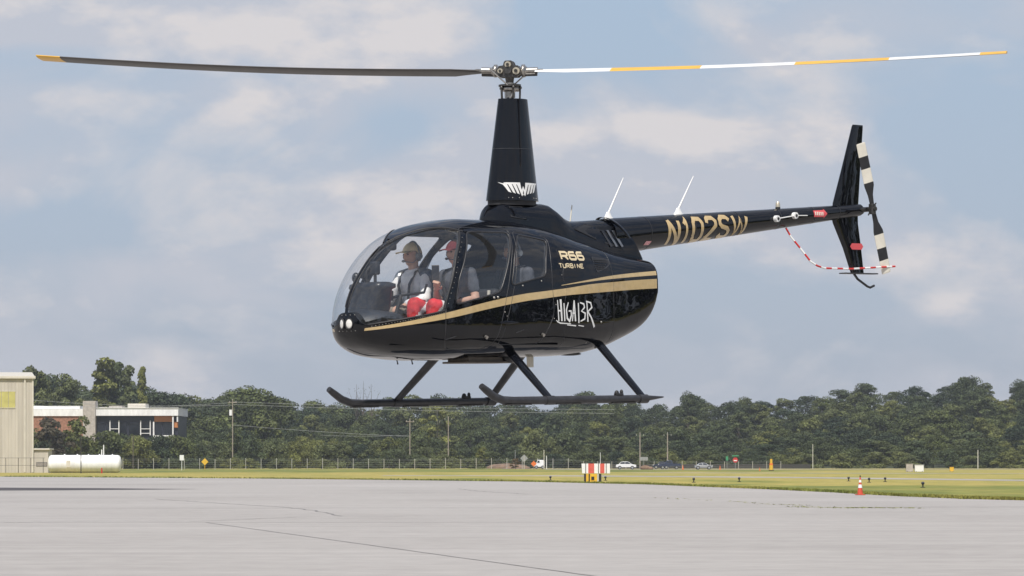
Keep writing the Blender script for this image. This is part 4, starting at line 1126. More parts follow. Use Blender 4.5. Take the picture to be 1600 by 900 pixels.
# land: one terrain sheet to the horizon, with the wooded rise beyond the road
def elev(x, y):
    s = max(0, min(1, (y - 790) / 330)); s = s * s * (3 - 2 * s)
    rr = max(0, min(1, (x + 40) / 190)); rr = rr * rr * (3 - 2 * rr)
    return s * (3.0 + 16.0 * rr)
nx, ny = 60, 70; vs = []
ys = [-700 + 1480 * (i / 20) for i in range(20)] + [780 + 420 * (i / 35) for i in range(36)] + [1200 + 3800 * ((i + 1) / 14) ** 1.5 for i in range(14)]
xs = [-2600 + 5200 * i / (nx - 1) for i in range(nx)]
xs = sorted(xs + [-300 + 12 * i for i in range(50)])
for y in ys:
    for x in xs: vs.append((x, y, elev(x, y)))
k = len(xs); fs = [(i * k + j, i * k + j + 1, (i + 1) * k + j + 1, (i + 1) * k + j) for i in range(len(ys) - 1) for j in range(k - 1)]
M['floor'] = ground_mat('woodland_floor', [(.3, (.030, .038, .018)), (.7, (.06, .065, .03))], .1, (1, 1, 1))
me = bpy.data.meshes.new('ground'); me.from_pydata(vs, [], fs)
for p in me.polygons: p.use_smooth = True; p.material_index = int(p.center.y > 775 or p.center.y < -52)
tag(link_mesh('ground', me, None, [M['dryg'], M['floor']]), kind='structure')
# concrete apron with its curved far corner
EDGE = [(-420, 420), (-120, 385), (-51.2, 357), (-22.9, 319), (-10.7, 297), (0, 274.7), (6.7, 248), (8.8, 241), (11.7, 217.8), (14.2, 198.4), (16, 178.6), (17.2, 160), (18.7, 148.8), (20.5, 142.8), (28, 125), (46, 95), (58, 60)]
ed = []
for (a, b_) in zip(EDGE, EDGE[1:]):
    n_ = max(1, int(math.hypot(a[0] - b_[0], a[1] - b_[1]) / 2)) if abs(a[0]) < 70 else 1
    for i in range(n_):
        t = i / n_; ed.append((a[0] + (b_[0] - a[0]) * t + rnd.uniform(-.10, .10), a[1] + (b_[1] - a[1]) * t + rnd.uniform(-.35, .35)))
ed.append(EDGE[-1])
sheet('apron', [(-420, -52), (58, -52)] + ed[::-1], .012, M['concrete'])
def strip(name, pts, wd, z, mat, kind='structure'):
    P = [Vector((x, y, 0)) for x, y in pts]; vs = []
    for i, p in enumerate(P):
        t = (P[min(i + 1, len(P) - 1)] - P[max(i - 1, 0)]).normalized(); nv = Vector((-t.y, t.x, 0)); w_ = wd if not isinstance(wd, list) else wd[i]
        vs += [(p.x + nv.x * w_ / 2, p.y + nv.y * w_ / 2, z), (p.x - nv.x * w_ / 2, p.y - nv.y * w_ / 2, z)]
    me = bpy.data.meshes.new(name); me.from_pydata(vs, [], [(2*i, 2*i+1, 2*i+3, 2*i+2) for i in range(len(P) - 1)]); me.update()
    return tag(link_mesh(name, me, None, [mat]), kind=kind)
def wob(pts, step=1.2, amp=.10):
    out = []
    for a, b_ in zip(pts, pts[1:]):
        n_ = max(1, int(math.hypot(b_[0] - a[0], b_[1] - a[1]) / step))
        for i in range(n_): t = i / n_; out.append((a[0] + (b_[0] - a[0]) * t + rnd.uniform(-amp, amp), a[1] + (b_[1] - a[1]) * t + rnd.uniform(-amp, amp)))
    return out + [pts[-1]]
strip('apron_joint', wob([(-7.9, 92), (.95, 50.0), (2.9, 40.8)], 1.2, .015), .05, .016, M['sealer'])
strip('apron_crack', wob([(-14.9, 148.8), (-11.4, 135.3), (-8.2, 124), (-6.4, 114.5), (-4.9, 102.6)]), .08, .016, M['sealer'])
strip('apron_crack', wob([(-4.9, 102.6), (-3.6, 103), (1, 103.4), (9, 105)], 1.5, .15), .07, .020, M['sealer'])
strip('apron_crack', wob([(-3.1, 202.9), (-1.7, 186), (.9, 168.5), (6, 163)]), .10, .016, M['sealer'])
strip('apron_crack', wob([(-13.1, 91.1), (-10.9, 94), (-8.3, 93), (-6.1, 100.3), (-3, 102)], 1.2, .15), .06, .024, M['sealer'])
M['palejoint'] = pbr('pale_filled_joint', (0.44, 0.42, 0.40), .85, var=.1, scale=1)
strip('apron_joint', wob([(-22, 92.5), (-8, 92), (10, 91)], 1.5, .03), .16, .028, M['palejoint'])
strip('apron_joint', wob([(-16, 118), (6, 121), (22, 122)], 1.5, .03), .14, .028, M['sealer'])
strip('apron_joint', wob([(-30, 150), (0, 158), (16, 163)], 1.5, .03), .16, .028, M['palejoint'])
# cast shadow streak at far left, painted as a dark sheet on the apron
sheet('shadow_patch', [(-70, 214), (-30, 211), (-24, 207), (-20.5, 203), (-17.5, 200.5), (-20.5, 196), (-24, 192), (-30, 189), (-70, 186)], .018, M['shadow_tone'])
# pale apron lip and far taxiway strips
strip('apron_lip', [(x, y + 1.2) for x, y in EDGE[1:14]], [.1, 5, 3.6, 3.0, 2.6, 1.2, .8, .5, .4, .4, .3, .3, .2], .008, M['palestrip'])
sheet('far_taxiway', [(-14, 378), (2, 372), (26, 330), (45, 262), (52, 232), (120, 205), (400, 150), (400, 190), (120, 236), (62, 258), (44, 300), (30, 350), (8, 392), (-14, 392)], .006, M['palestrip'])
sheet('far_taxiway', [(14, 470), (60, 440), (120, 430), (120, 436), (60, 452), (18, 484)], .008, M['palestrip'])
sheet('green_verge', [(-420, 470), (-60, 480), (30, 520), (60, 600), (-10, 690), (-420, 690)], .006, M['greeng'])
sheet('green_verge', [(15, 186), (17, 165), (19.2, 150), (21, 145), (29, 127), (61, 97), (400, 64), (400, 120), (120, 160), (50, 205), (40, 230), (24, 232), (14.5, 215)], .004, M['greeng'])
sheet('road', [(6, 648), (16, 640), (50, 655), (120, 668), (400, 700), (400, 712), (120, 686), (60, 676), (20, 668), (6, 676)], .020, M['palestrip'])
sheet('road', [(-2, 696), (26, 690), (60, 692), (400, 720), (400, 732), (60, 704), (26, 702), (-2, 712)], .020, M['palestrip'])

# grass tufts along the apron edge and in joints (uncountable)
def tufts(name, pts, h, mat, n, spread):
    vs, fs = [], []
    for _ in range(n):
        i = rnd.randrange(len(pts) - 1); t = rnd.random(); x = pts[i][0] + (pts[i+1][0] - pts[i][0]) * t + rnd.gauss(0, spread); y = pts[i][1] + (pts[i+1][1] - pts[i][1]) * t + abs(rnd.gauss(0, spread * 3)) * (1 if spread > .2 else .3)
        hh = h * rnd.uniform(.4, 1.2)
        for q in range(3):
            a = rnd.uniform(0, 6.28); w_ = rnd.uniform(.02, .06); lx, ly = rnd.uniform(-.1, .1), rnd.uniform(-.1, .1); b_ = len(vs)
            vs += [(x - w_ * math.cos(a), y - w_ * math.sin(a), 0), (x + w_ * math.cos(a), y + w_ * math.sin(a), 0), (x + lx, y + ly, hh)]; fs.append((b_, b_ + 1, b_ + 2))
    me = bpy.data.meshes.new(name); me.from_pydata(vs, [], fs); me.update(); return tag(link_mesh(name, me, None, [mat]), kind='stuff')
E_ = [p for p in EDGE if abs(p[0]) < 60]
tufts('grass_edge', [(a + .4, c + .4) for a, c in E_], .15, M['greeng'], 9000, .16)
tufts('crack_weeds', [(9.5, 124), (11.0, 119), (12.2, 120), (13.6, 119)], .035, M['weeds'], 260, .35)
tufts('crack_weeds', [(6.5, 152), (8.5, 140), (9.6, 130), (10.5, 126)], .03, M['weeds'], 120, .25)

# ------------------------------------------------------------------ vegetation
def leaf_mat(name, c, v, tr=.12):
    m = bpy.data.materials.new(name); m.use_nodes = True; t = m.node_tree; b = t.nodes['Principled BSDF']; b.inputs['Roughness'].default_value = .6; b.inputs['Specular IOR Level'].default_value = .25
    oi = t.nodes.new('ShaderNodeObjectInfo'); geo = t.nodes.new('ShaderNodeNewGeometry')
    n = t.nodes.new('ShaderNodeTexNoise'); n.inputs['Scale'].default_value = .5; n.inputs['Detail'].default_value = 3
    tcn = t.nodes.new('ShaderNodeTexCoord'); t.links.new(tcn.outputs['Object'], n.inputs['Vector'])
    r = t.nodes.new('ShaderNodeValToRGB'); cr = r.color_ramp
    cr.elements[0].position = 0; cr.elements[0].color = (c[0] * .55, c[1] * .65, c[2] * .85, 1); cr.elements[1].position = 1; cr.elements[1].color = (c[0] * 1.45, c[1] * 1.35, c[2] * 1.0, 1)
    e_ = cr.elements.new(.6); e_.color = (*c, 1)
    t.links.new(oi.outputs['Random'], r.inputs[0])
    mr = t.nodes.new('ShaderNodeMapRange'); mr.inputs['From Min'].default_value = .3; mr.inputs['From Max'].default_value = .7; mr.inputs['To Min'].default_value = 1 - v; mr.inputs['To Max'].default_value = 1 + v
    t.links.new(n.outputs['Fac'], mr.inputs['Value'])
    mr2 = t.nodes.new('ShaderNodeMapRange'); mr2.inputs['To Min'].default_value = .7; mr2.inputs['To Max'].default_value = 1.35; t.links.new(geo.outputs['Random Per Island'], mr2.inputs['Value'])
    mm = t.nodes.new('ShaderNodeMath'); mm.operation = 'MULTIPLY'; t.links.new(mr.outputs[0], mm.inputs[0]); t.links.new(mr2.outputs[0], mm.inputs[1])
    mx = t.nodes.new('ShaderNodeMixRGB'); mx.blend_type = 'MULTIPLY'; mx.inputs[0].default_value = 1; t.links.new(r.outputs[0], mx.inputs[1]); t.links.new(mm.outputs[0], mx.inputs[2])
    t.links.new(mx.outputs[0], b.inputs['Base Color'])
    tl = t.nodes.new('ShaderNodeBsdfTranslucent'); t.links.new(mx.outputs[0], tl.inputs['Color']); ms = t.nodes.new('ShaderNodeMixShader'); ms.inputs[0].default_value = tr
    t.links.new(b.outputs[0], ms.inputs[1]); t.links.new(tl.outputs[0], ms.inputs[2]); t.links.new(ms.outputs[0], t.nodes['Material Output'].inputs[0])
    return m
M['leafdark'] = leaf_mat('foliage_dark', (.063, .080, .033), .55)
M['leafmid'] = leaf_mat('foliage_mid', (.110, .124, .044), .55)
M['leafyel'] = leaf_mat('foliage_yellow_green', (.12, .13, .035), .3)
M['leafrust'] = leaf_mat('foliage_rust', (.10, .075, .04), .35)
M['bark'] = pbr('bark', (.11, .09, .07), .9, var=.3, scale=3)
M['palebark'] = pbr('pale_bark', (.26, .23, .18), .9, var=.3, scale=3)
nprs = np.random.RandomState(3)
def crown_mesh(name, h, w, lobes, n, leaf, kind='round', z0=.18):
    """h: total height, w: crown radius; leaf clumps scattered over many lobes"""
    rs = np.random.RandomState(sum(map(ord, name)))
    L_ = []
    for i in range(lobes):
        u = (i + rs.rand()) / lobes; zz = z0 + (1 - z0) * (u if kind != 'round' else u ** .9)
        env = {'round': math.sin(math.pi * min(1, (zz - z0) / (1 - z0) * .86 + .12)) ** .6, 'tall': (1 - ((zz - z0) / (1 - z0)) ** 1.6) * .75 + .18, 'bush': (1 - ((zz) ** 2.2)) ** .5, 'open': .35 + .75 * zz}[kind]
        a = rs.rand() * 6.283; rr = w * env * math.sqrt(rs.rand()) * .92; lr = w * (.22 + .20 * rs.rand()) * (1.0 if kind != 'open' else .75)
        L_.append((rr * math.cos(a), rr * math.sin(a), zz * h * .93, lr, lr * (.62 + .25 * rs.rand())))
    P = []; Nn = []; per = n // lobes
    for (x, y, z, r, rz) in L_:
        d = rs.normal(size=(per, 3)); d /= np.linalg.norm(d, axis=1)[:, None]; d[:, 2] = np.where(d[:, 2] < -.35, -d[:, 2], d[:, 2])
        rad = (.72 + .36 * rs.rand(per))[:, None]
        P.append(np.array([x, y, z]) + d * rad * np.array([r, r, rz])); Nn.append(d)
    P = np.concatenate(P); Nn = np.concatenate(Nn); k = len(P)
    Nn = Nn + rs.normal(size=(k, 3)) * .55; Nn /= np.linalg.norm(Nn, axis=1)[:, None]
    u = np.cross(Nn, rs.normal(size=(k, 3))); u /= np.linalg.norm(u, axis=1)[:, None]; v = np.cross(Nn, u)
    s = leaf * (.55 + .9 * rs.rand(k))[:, None]; s2 = s * (.45 + .5 * rs.rand(k))[:, None]
    c = np.stack([P - u * s, P - v * s2 + Nn * s * .15, P + u * s, P + v * s2 + Nn * s * .15], 1).reshape(-1, 3)
    c[:, 2] = np.maximum(c[:, 2], .02)
    me = bpy.data.meshes.new(name); me.vertices.add(4 * k); me.vertices.foreach_set('co', c.ravel()); me.loops.add(4 * k); me.loops.foreach_set('vertex_index', np.arange(4 * k, dtype=np.int32))
    c[:, 2] *= 1.0
    me.polygons.add(k); me.polygons.foreach_set('loop_start', np.arange(0, 4 * k, 4, dtype=np.int32)); me.update(); me.validate()
    return me, L_
def trunk_mesh(name, h, r, L_, top=.75):
    b = MB(); b.tube([(0, 0, 0), (r * .6, 0, h * .3), (-r * .4, r * .5, h * .55), (0, 0, h * top)], [r, r * .75, r * .5, r * .15], 7)
    for (x, y, z, lr, _z) in L_[::max(1, len(L_) // 13)]:
        zb_ = z * .62; b.tube([(0, 0, zb_), (x * .5, y * .5, (zb_ + z) / 2 + .2), (x, y, z)], [r * .35, r * .22, r * .06], 5, caps=False)
    return b.mesh(name)
PROTO = {}
def proto(key, h, w, lobes, n, leaf, kind, lm, bark='bark', z0=.18, tr=.16, top=.75):
    cm, L_ = crown_mesh('crown_' + key, h, w, lobes, n, leaf, kind, z0); cm.materials.append(M[lm])
    tm = trunk_mesh('trunk_' + key, h, tr, L_, top); tm.materials.append(M[bark]); PROTO[key] = (cm, tm, max(v.co.z for v in cm.vertices) - .15)
for i in range(4): proto('oak%d' % i, 10, 4.0 + .3 * i, 38 + 3 * i, 8600, .155, 'round', 'leafdark', z0=.12)
for i in range(3): proto('maple%d' % i, 10, 3.6, 30, 7500, .155, 'round', 'leafmid', z0=.10)
for i in range(2): proto('poplar%d' % i, 10, 1.75, 40, 6500, .14, 'tall', 'leafmid', z0=.06)
for i in range(3): proto('bush%d' % i, 4, 3.2, 24, 4600, .125, 'bush', 'leafmid' if i else 'leafdark', z0=.02, tr=.06, top=.5)
proto('yellow', 6, 2.4, 16, 1800, .18, 'round', 'leafyel', z0=.1, tr=.1)
proto('rust', 5, 2.2, 14, 1400, .18, 'round', 'leafrust', z0=.1, tr=.1)
proto('open', 10, 3.0, 15, 1500, .20, 'open', 'leafmid', 'palebark', z0=.35, tr=.13, top=.92)
proto('bare', 8, 1.5, 26, 78, .05, 'open', 'leafdark', 'bark', z0=.45, tr=.09, top=.98)
def plant(key, x, y, h, label, cat, group=None, sx=1.0, z=None, name=None):
    cm, tm, ph_ = PROTO[key]; s = h / ph_
    nm = name or ('bush' if 'bush' in key else 'tree')
    t = thing(nm, label, cat, (x, y, elev(x, y) - .05 if z is None else z), rnd.uniform(0, 6.28), group)
    t.scale = (s * sx, s * sx, s)
    c = bpy.data.objects.new('crown' if nm == 'tree' else 'foliage', cm); COL.objects.link(c); c.parent = t
    c = bpy.data.objects.new('trunk' if nm == 'tree' else 'stem', tm); COL.objects.link(c); c.parent = t
    return t
F = 5580.0
def X_(px, Y): return (px - 800) / F * Y
def H_(py, Y): return 1.6 + (720 - py) / F * Y
SKY = [(-60,600),(30,592),(55,588),(95,592),(130,600),(150,600),(190,598),(215,600),(245,610),(275,620),(310,617),(350,612),(385,606),(400,604),(425,612),(440,626),(470,622),(480,617),(505,624),(540,628),(600,622),(665,612),(700,622),(740,622),(775,622),(800,628),(830,622),(848,640),(868,642),(885,618),(905,615),(940,615),(985,622),(1025,632),(1050,628),(1075,614),(1100,626),(1150,618),(1185,624),(1230,625),(1270,614),(1330,606),(1370,600),(1400,608),(1450,598),(1480,607),(1510,592),(1540,602),(1560,608),(1600,600),(1700,596)]
def zone(px): return 0 if px < 520 else 1 if px < 880 else 2
SEG = [(280, 'behind the white building'), (520, 'left of the skid tip'), (700, 'below the far skid'), (860, 'below the near skid tip'), (1060, 'behind the marker board'), (1220, 'behind the stop sign'), (1420, 'behind the tall traffic cone'), (9999, 'towards the right edge')]
KL = {'oak': 'broad dark green tree', 'maple': 'leafy mid green tree', 'poplar': 'narrow green tree', 'bush': 'low dense green bush'}
def zlabel(k, row, p):
    sg = next(s_ for lim, s_ in SEG if p < lim); kk = next(v for q, v in KL.items() if k.startswith(q))
    return '%s %s %s' % (kk, row, sg), ('bushes ' if 'bush' in k else 'trees ') + row + ' ' + sg
def rowtrees(row, Y, step, f0, f1, keys, jit=.35, x0=-90, x1=1690):
    px = x0
    while px < x1:
        p = px + rnd.uniform(-.4, .4) * step; Yy = Y + rnd.uniform(-12, 12)
        sk_ = lerp_tab(SKY, p); f = rnd.uniform(f0, f1); top = 728 + (sk_ - 728) * f
        x = X_(p, Yy); z0_ = elev(x, Yy); hh = H_(top, Yy) - z0_
        if hh > 2.0 and not (p > 838 and p < 878 and f > .8):
            k = rnd.choice(keys); nm = 'bush' if 'bush' in k else 'tree'; lb, gp_ = zlabel(k, row, p)
            w0 = 1.0 if nm == 'bush' else min(1.5, max(.85, 8.5 / hh))
            if nm == 'bush': w0 = min(1.6, max(.7, 4.5 / hh))
            plant(k, x, Yy, hh, lb, 'bush' if nm == 'bush' else 'tree', gp_, w0 * rnd.uniform(.95, 1.25) * (1.35 if p > 1000 and nm == 'tree' else 1.1))
        px += step * rnd.uniform(.75, 1.2)
TK = ['oak0', 'oak1', 'oak2', 'oak3', 'maple0', 'maple1', 'maple2']
rowtrees('on the skyline', 1030, 40, .95, 1.04, ['oak0', 'oak1', 'oak2', 'oak3', 'maple0', 'maple2'])
rowtrees('just below the skyline', 985, 38, .84, .95, TK)
rowtrees('high in the wood', 930, 40, .70, .86, TK)
rowtrees('halfway up the wood', 875, 42, .54, .72, TK)
rowtrees('low in the wood', 820, 44, .40, .58, TK, x0=150)
rowtrees('along the foot of the wood', 775, 34, .34, .50, ['bush0', 'bush1', 'bush2', 'maple1'], x0=285, x1=840)
rowtrees('along the foot of the wood', 775, 36, .24, .44, ['oak1', 'maple1', 'bush1', 'oak3'], x0=870, x1=1680)
rowtrees('in the hedgerow', 745, 24, .30, .40, ['bush0', 'bush1', 'bush2'], x0=170, x1=560)
rowtrees('in the hedgerow', 745, 28, .16, .30, ['bush0', 'bush1', 'bush2'], x0=560, x1=830)
rowtrees('in the hedgerow', 750, 32, .12, .24, ['bush0', 'bush1', 'bush2'], x0=870, x1=1680)
rowtrees('at the foot of the hedgerow', 714, 20, .085, .12, ['bush1', 'bush2'], x0=195, x1=830)
rowtrees('right in front', 725, 20, .36, .45, ['bush0', 'bush2', 'bush1'], x0=60, x1=300)
# trees one can tell apart
def feature(key, px, top, Y, label, sx=1.0, base=None, cat='tree'):
    x = X_(px, Y); z0_ = elev(x, Y) if base is None else base; return plant(key, x, Y, H_(top, Y) - z0_, label, cat, None, sx, z0_)
feature('poplar0', 163, 560, 880, 'tallest tree at left, its narrow crown rising above the white building', 1.15)
feature('poplar1', 180, 567, 885, 'narrow dark tree close beside the tallest tree at left', 1.0)
feature('poplar0', 199, 572, 870, 'tree with open feathery branches just right of the tallest tree at left', .8)
feature('poplar1', 221, 574, 875, 'thin tree with a narrow leafy top above the right end of the white building', .55)
feature('maple0', 103, 584, 860, 'olive green tree above the roof beside the tan hangar', .8)
feature('maple2', 52, 572, 860, 'tree peeping over the right corner of the tan hangar roof', .7)
feature('oak2', 397, 603, 850, 'broad rounded dark tree on the skyline behind the utility pole', 1.3)
feature('rust', 82, 652, 700, 'rust coloured bush in front of the brick wing of the white building', 1.0, 0, 'bush')
feature('yellow', 121, 650, 705, 'yellow green bush beside the concrete pier of the white building', .9, 0, 'bush')
feature('yellow', 366, 668, 742, 'small yellow green tree at the foot of the transformer pole', .8)
feature('yellow', 415, 650, 800, 'light olive tree just right of the transformer pole', 1.2)
feature('yellow', 608, 683, 742, 'bright yellow green tree right of the grey bushes below the left skid tip', 1.2)
feature('open', 683, 632, 790, 'pale trunked tree with sparse light foliage below the skids', .9)
feature('yellow', 752, 698, 735, 'small yellowish shrub left of the red earth bank', .9)
feature('rust', 805, 716, 700, 'reddish brown shrub on the bank by the road signs', 1.4)
feature('oak3', 1511, 587, 1000, 'tall round topped tree standing above the skyline of the right-hand rise', 1.1)
feature('oak1', 1596, 592, 1000, 'thin topped tree on the skyline at the right edge', .8)
feature('oak1', 1075, 611, 950, 'pointed dark tree on the skyline just right of the near skid tip', .75)
feature('yellow', 1488, 655, 880, 'paler yellow green tree halfway up the right-hand rise', 1.7)
feature('oak0', 910, 612, 960, 'round dark tree crown showing just above the near skid', 1.1)
feature('oak1', 243, 606, 905, 'rounded tree above the right end of the white building roof', 1.2)
feature('oak3', 272, 614, 915, 'rounded tree on the skyline just right of the white building', 1.2)
feature('oak0', 212, 601, 930, 'dense tree behind the roof units of the white building', 1.2)
feature('oak2', 846, 641, 900, 'left of two low trees filling the dip in the skyline below the near skid', 1.2)
feature('maple1', 866, 643, 890, 'right of two low trees filling the dip in the skyline below the near skid', 1.2)
for px, tp in ((557, 606), (568, 602), (580, 606)): feature('bare', px, tp, 960, {557: 'leftmost', 568: 'middle', 580: 'rightmost'}[px] + ' of three bare twiggy treetops above the far skid', .8)
rowtrees('in the gap', 775, 22, .50, .62, ['bush1'], x0=836, x1=880)
# treeline behind the camera, seen mirrored in the black paint
mirror_me, _q = crown_mesh('crown_mirror', 10, 4.2, 30, 2400, .26, 'round', .04)
mv = np.array([v.co[:] for v in mirror_me.vertices]); MV = []
for i in range(52):
    if i < 30: x, y = -200 + 13 * i + rnd.uniform(-4, 4), -64 + rnd.uniform(-8, 8)
    else: x, y = 82 + rnd.uniform(-6, 6), -60 + 10 * (i - 30) + rnd.uniform(-3, 3)
    sc, an = rnd.uniform(1.1, 1.7), rnd.uniform(0, 6.28); ca, sa = math.cos(an), math.sin(an)
    MV.append(np.stack([x + 1.25 * sc * (mv[:, 0] * ca - mv[:, 1] * sa), y + 1.25 * sc * (mv[:, 0] * sa + mv[:, 1] * ca), mv[:, 2] * sc], 1))
MV = np.concatenate(MV); k = len(MV) // 4; me = bpy.data.meshes.new('woodland'); me.vertices.add(4 * k); me.vertices.foreach_set('co', MV.ravel()); me.loops.add(4 * k); me.loops.foreach_set('vertex_index', np.arange(4 * k, dtype=np.int32))
me.polygons.add(k); me.polygons.foreach_set('loop_start', np.arange(0, 4 * k, 4, dtype=np.int32)); me.update(); bpy.data.meshes.remove(mirror_me)
tag(link_mesh('woodland', me, None, [M['leafdark']]), kind='stuff')
# ------------------------------------------------------------------ buildings
M['siding'] = pbr('beige_metal_siding', (0.50, 0.46, 0.395), 0.55, var=0.12, scale=.8, stretch=(1.5, 1, .12))
M['trimbeige'] = pbr('pale_beige_trim', (0.60, 0.56, 0.48), 0.5, var=0.06, scale=2)
M['skylight'] = pbr('yellowed_translucent_panel', (0.50, 0.46, 0.16), 0.5, var=0.12, scale=1.2)
M['stucco'] = pbr('white_stucco', (0.78, 0.77, 0.76), 0.8, var=0.12, scale=1.5, stretch=(1, 1, .3))
M['brick'] = pbr('red_brown_brick', (0.30, 0.15, 0.10), 0.85, var=0.25, scale=2.5)
M['pier'] = pbr('greige_block', (0.42, 0.38, 0.34), 0.85, var=0.15, scale=2)
M['navy'] = pbr('dark_navy_panel', (0.028, 0.030, 0.045), 0.4, var=0.15)
M['orange'] = pbr('orange_panel', (0.50, 0.20, 0.07), 0.6, var=0.08)
M['bglass'] = pbr('dark_window_glass', (0.012, 0.015, 0.02), 0.08, spec=.8)
M['tank'] = pbr('white_tank_paint', (0.80, 0.80, 0.80), 0.4, var=0.10, scale=1.4, stretch=(1.5, 1, .25))
M['galv'] = pbr('galvanised_steel', (0.32, 0.33, 0.33), 0.5, metal=.4, var=0.15)
M['wood'] = pbr('weathered_pole_wood', (0.30, 0.26, 0.21), 0.9, var=0.2, scale=1.5)
M['palepost'] = pbr('pale_post', (0.50, 0.48, 0.42), 0.7, var=0.1)
M['signor'] = pbr('construction_orange', (0.75, 0.17, 0.03), 0.6, var=.05)
M['signye'] = pbr('sign_yellow', (0.70, 0.42, 0.03), 0.6, var=.1)
M['signred'] = pbr('stop_sign_red', (0.50, 0.03, 0.03), 0.5)
M['signgrn'] = pbr('street_sign_green', (0.05, 0.25, 0.12), 0.5)
M['cone'] = pbr('cone_orange_red', (0.55, 0.075, 0.035), 0.6, var=.15, scale=8)
M['earth'] = pbr('red_earth', (0.20, 0.13, 0.085), 0.95, var=.25, scale=1.2)
M['rubber'] = pbr('tyre_rubber', (0.02, 0.02, 0.02), 0.8)
M['carglass'] = pbr('car_window_glass', (0.02, 0.025, 0.03), 0.06, spec=.8)

# tan hangar: ribbed wall, eave, skylight strip, downspout, annex
HY = 478.0
hx1 = X_(52, HY); hx0 = X_(-260, HY); hz = H_(590, HY)
hg = thing('hangar', 'tan metal hangar with ribbed siding and a yellowed translucent panel', 'hangar', (hx1, HY, 0), R(9))
HW = (hx1 - hx0) / 2; OX = hx1 - HW
TH_ = Matrix.Translation((-HW, 0, 0))
b = MB(); P = []; x = -HW
while x < HW - .01:
    P += [(x, 0), (x + .30, 0), (x + .33, -.035), (x + .40, -.035), (x + .43, 0)]; x += .46
P = [(min(a, HW), c) for a, c in P] + [(HW, 0)]
vs = [(a, c, z) for z in (0, hz) for a, c in P]; n_ = len(P)
b.add(vs, [(i, i + 1, n_ + i + 1, n_ + i) for i in range(n_ - 1)])
b.add([(HW, 0, 0), (HW, 40, 0), (HW, 40, hz), (HW, 0, hz)], [(0, 1, 2, 3)]); b.add([(-HW, 0, 0), (-HW, 40, 0), (-HW, 40, hz), (-HW, 0, hz)], [(0, 1, 2, 3)]); b.add([(-HW, 40, 0), (HW, 40, 0), (HW, 40, hz), (-HW, 40, hz)], [(0, 1, 2, 3)])
b.build('wall', [M['siding']], hg)
b = MB(); b.add([(-HW - .3, -.35, hz), (HW + .3, -.35, hz), (HW + .3, 20, hz + 1.2), (-HW - .3, 20, hz + 1.2), (HW + .3, 40.3, hz), (-HW - .3, 40.3, hz)], [(0, 1, 2, 3), (3, 2, 4, 5)]); b.build('roof', [M['trimbeige']], hg)
b = MB(); b.box((0, -.22, hz + .02), (2 * HW + .6, .26, .34), 0, None, .03); b.build('gutter', [M['trimbeige']], hg)
b = MB(); b.box((X_(39, HY) - OX, -.12, hz / 2), (.22, .14, hz - .1)); b.build('downspout', [M['trimbeige']], hg)
b = MB(); b.box((HW - .08, -.06, hz / 2), (.22, .10, hz - .1)); b.build('corner_trim', [M['trimbeige']], hg)
sk0, sk1 = X_(-40, HY) - OX, X_(24.5, HY) - OX; z0_, z1_ = H_(637, HY), H_(612, HY)
x = sk0
while x < sk1 - .1:
    b = MB(); b.box((x + .45, -.05, (z0_ + z1_) / 2), (.86, .03, z1_ - z0_)); b.build('panel', [M['skylight']], hg); x += .92
b = MB(); b.box(((sk0 + sk1) / 2, -.05, z1_ + .05), (sk1 - sk0, .06, .08)); b.box(((sk0 + sk1) / 2, -.05, z0_ - .05), (sk1 - sk0, .06, .08)); b.build('panel_frame', [M['trimbeige']], hg)
for ch in kids(hg): ch.location.x = -HW
# annex beside the hangar
ax0, ax1 = X_(52.5, HY), X_(75, HY); az = H_(703, HY)
an = thing('pump_house', 'small flat roofed tan block house between the hangar and white tank', 'building', ((ax0 + ax1) / 2, HY + .2, 0)); aw = (ax1 - ax0)
b = MB(); b.box((0, 2, az / 2), (aw, 4, az)); b.build('wall', [M['siding']], an)
b = MB(); b.box((.05, 2, az + .10), (aw + .35, 4.5, .20), 0, None, .03); b.build('roof', [M['trimbeige']], an)
for k in range(4):
    b = MB(); b.box((.1, -.03, .95 + .12 * k), (aw * .72, .05, .07)); b.build('louvre_slat', [M['pier']], an)
b = MB(); b.box((.1, -.015, 1.13), (aw * .76, .02, .56)); b.build('louvre_backing', [M['mattblack']], an)
# railing in front of the hangar
fr = thing('railing', 'dark pipe railing along the foot of the tan hangar', 'railing', (0, HY - 6, 0))
rx0, rx1 = X_(-30, HY - 6), X_(70, HY - 6); k = 0
while rx0 + 1.65 * k < rx1:
    b = MB(); b.tube([(rx0 + 1.65 * k, 0, 0), (rx0 + 1.65 * k, 0, 2.0)], .035, 6); b.build('post', [M['dmetal']], fr); k += 1
for z in (1.98, 1.0):
    b = MB(); b.tube([(rx0, 0, z), (rx1, 0, z)], .025, 6); b.build('rail', [M['dmetal']], fr)
# white horizontal tank
TY = 466.0
tx0, tx1 = X_(75, TY), X_(190, TY); tr_ = (H_(711, TY) - H_(738.5, TY)) / 2; tz = H_(738.5, TY) + tr_
tk = thing('storage_tank', 'long white horizontal cylinder tank with a rounded end beside the hangar', 'tank', ((tx0 + tx1) / 2, TY, 0)); tl = (tx1 - tx0) / 2
b = MB(); rs = []
for (x, r) in [(-tl, .0), (-tl + .02, .35), (-tl + .10, .7), (-tl + .25, .92), (-tl + .45, 1), (tl - .5, 1), (tl - .28, .93), (tl - .12, .72), (tl - .03, .38), (tl, .0)]:
    rs.append([(x, r * tr_ * math.cos(t), tz + r * tr_ * math.sin(t)) for t in [2 * math.pi * j / 36 for j in range(36)]])
b.loft(rs, 0, caps=False); b.build('tank_shell', [M['tank']], tk)
for x in (-tl * .55, -tl * .2, tl * .1, tl * .4, tl * .75):
    b = MB(); b.tube([(x, 0, tz + tr_ - .02), (x, 0, tz + tr_ + .12)], .10, 10); b.build('fitting', [M['tank']], tk)
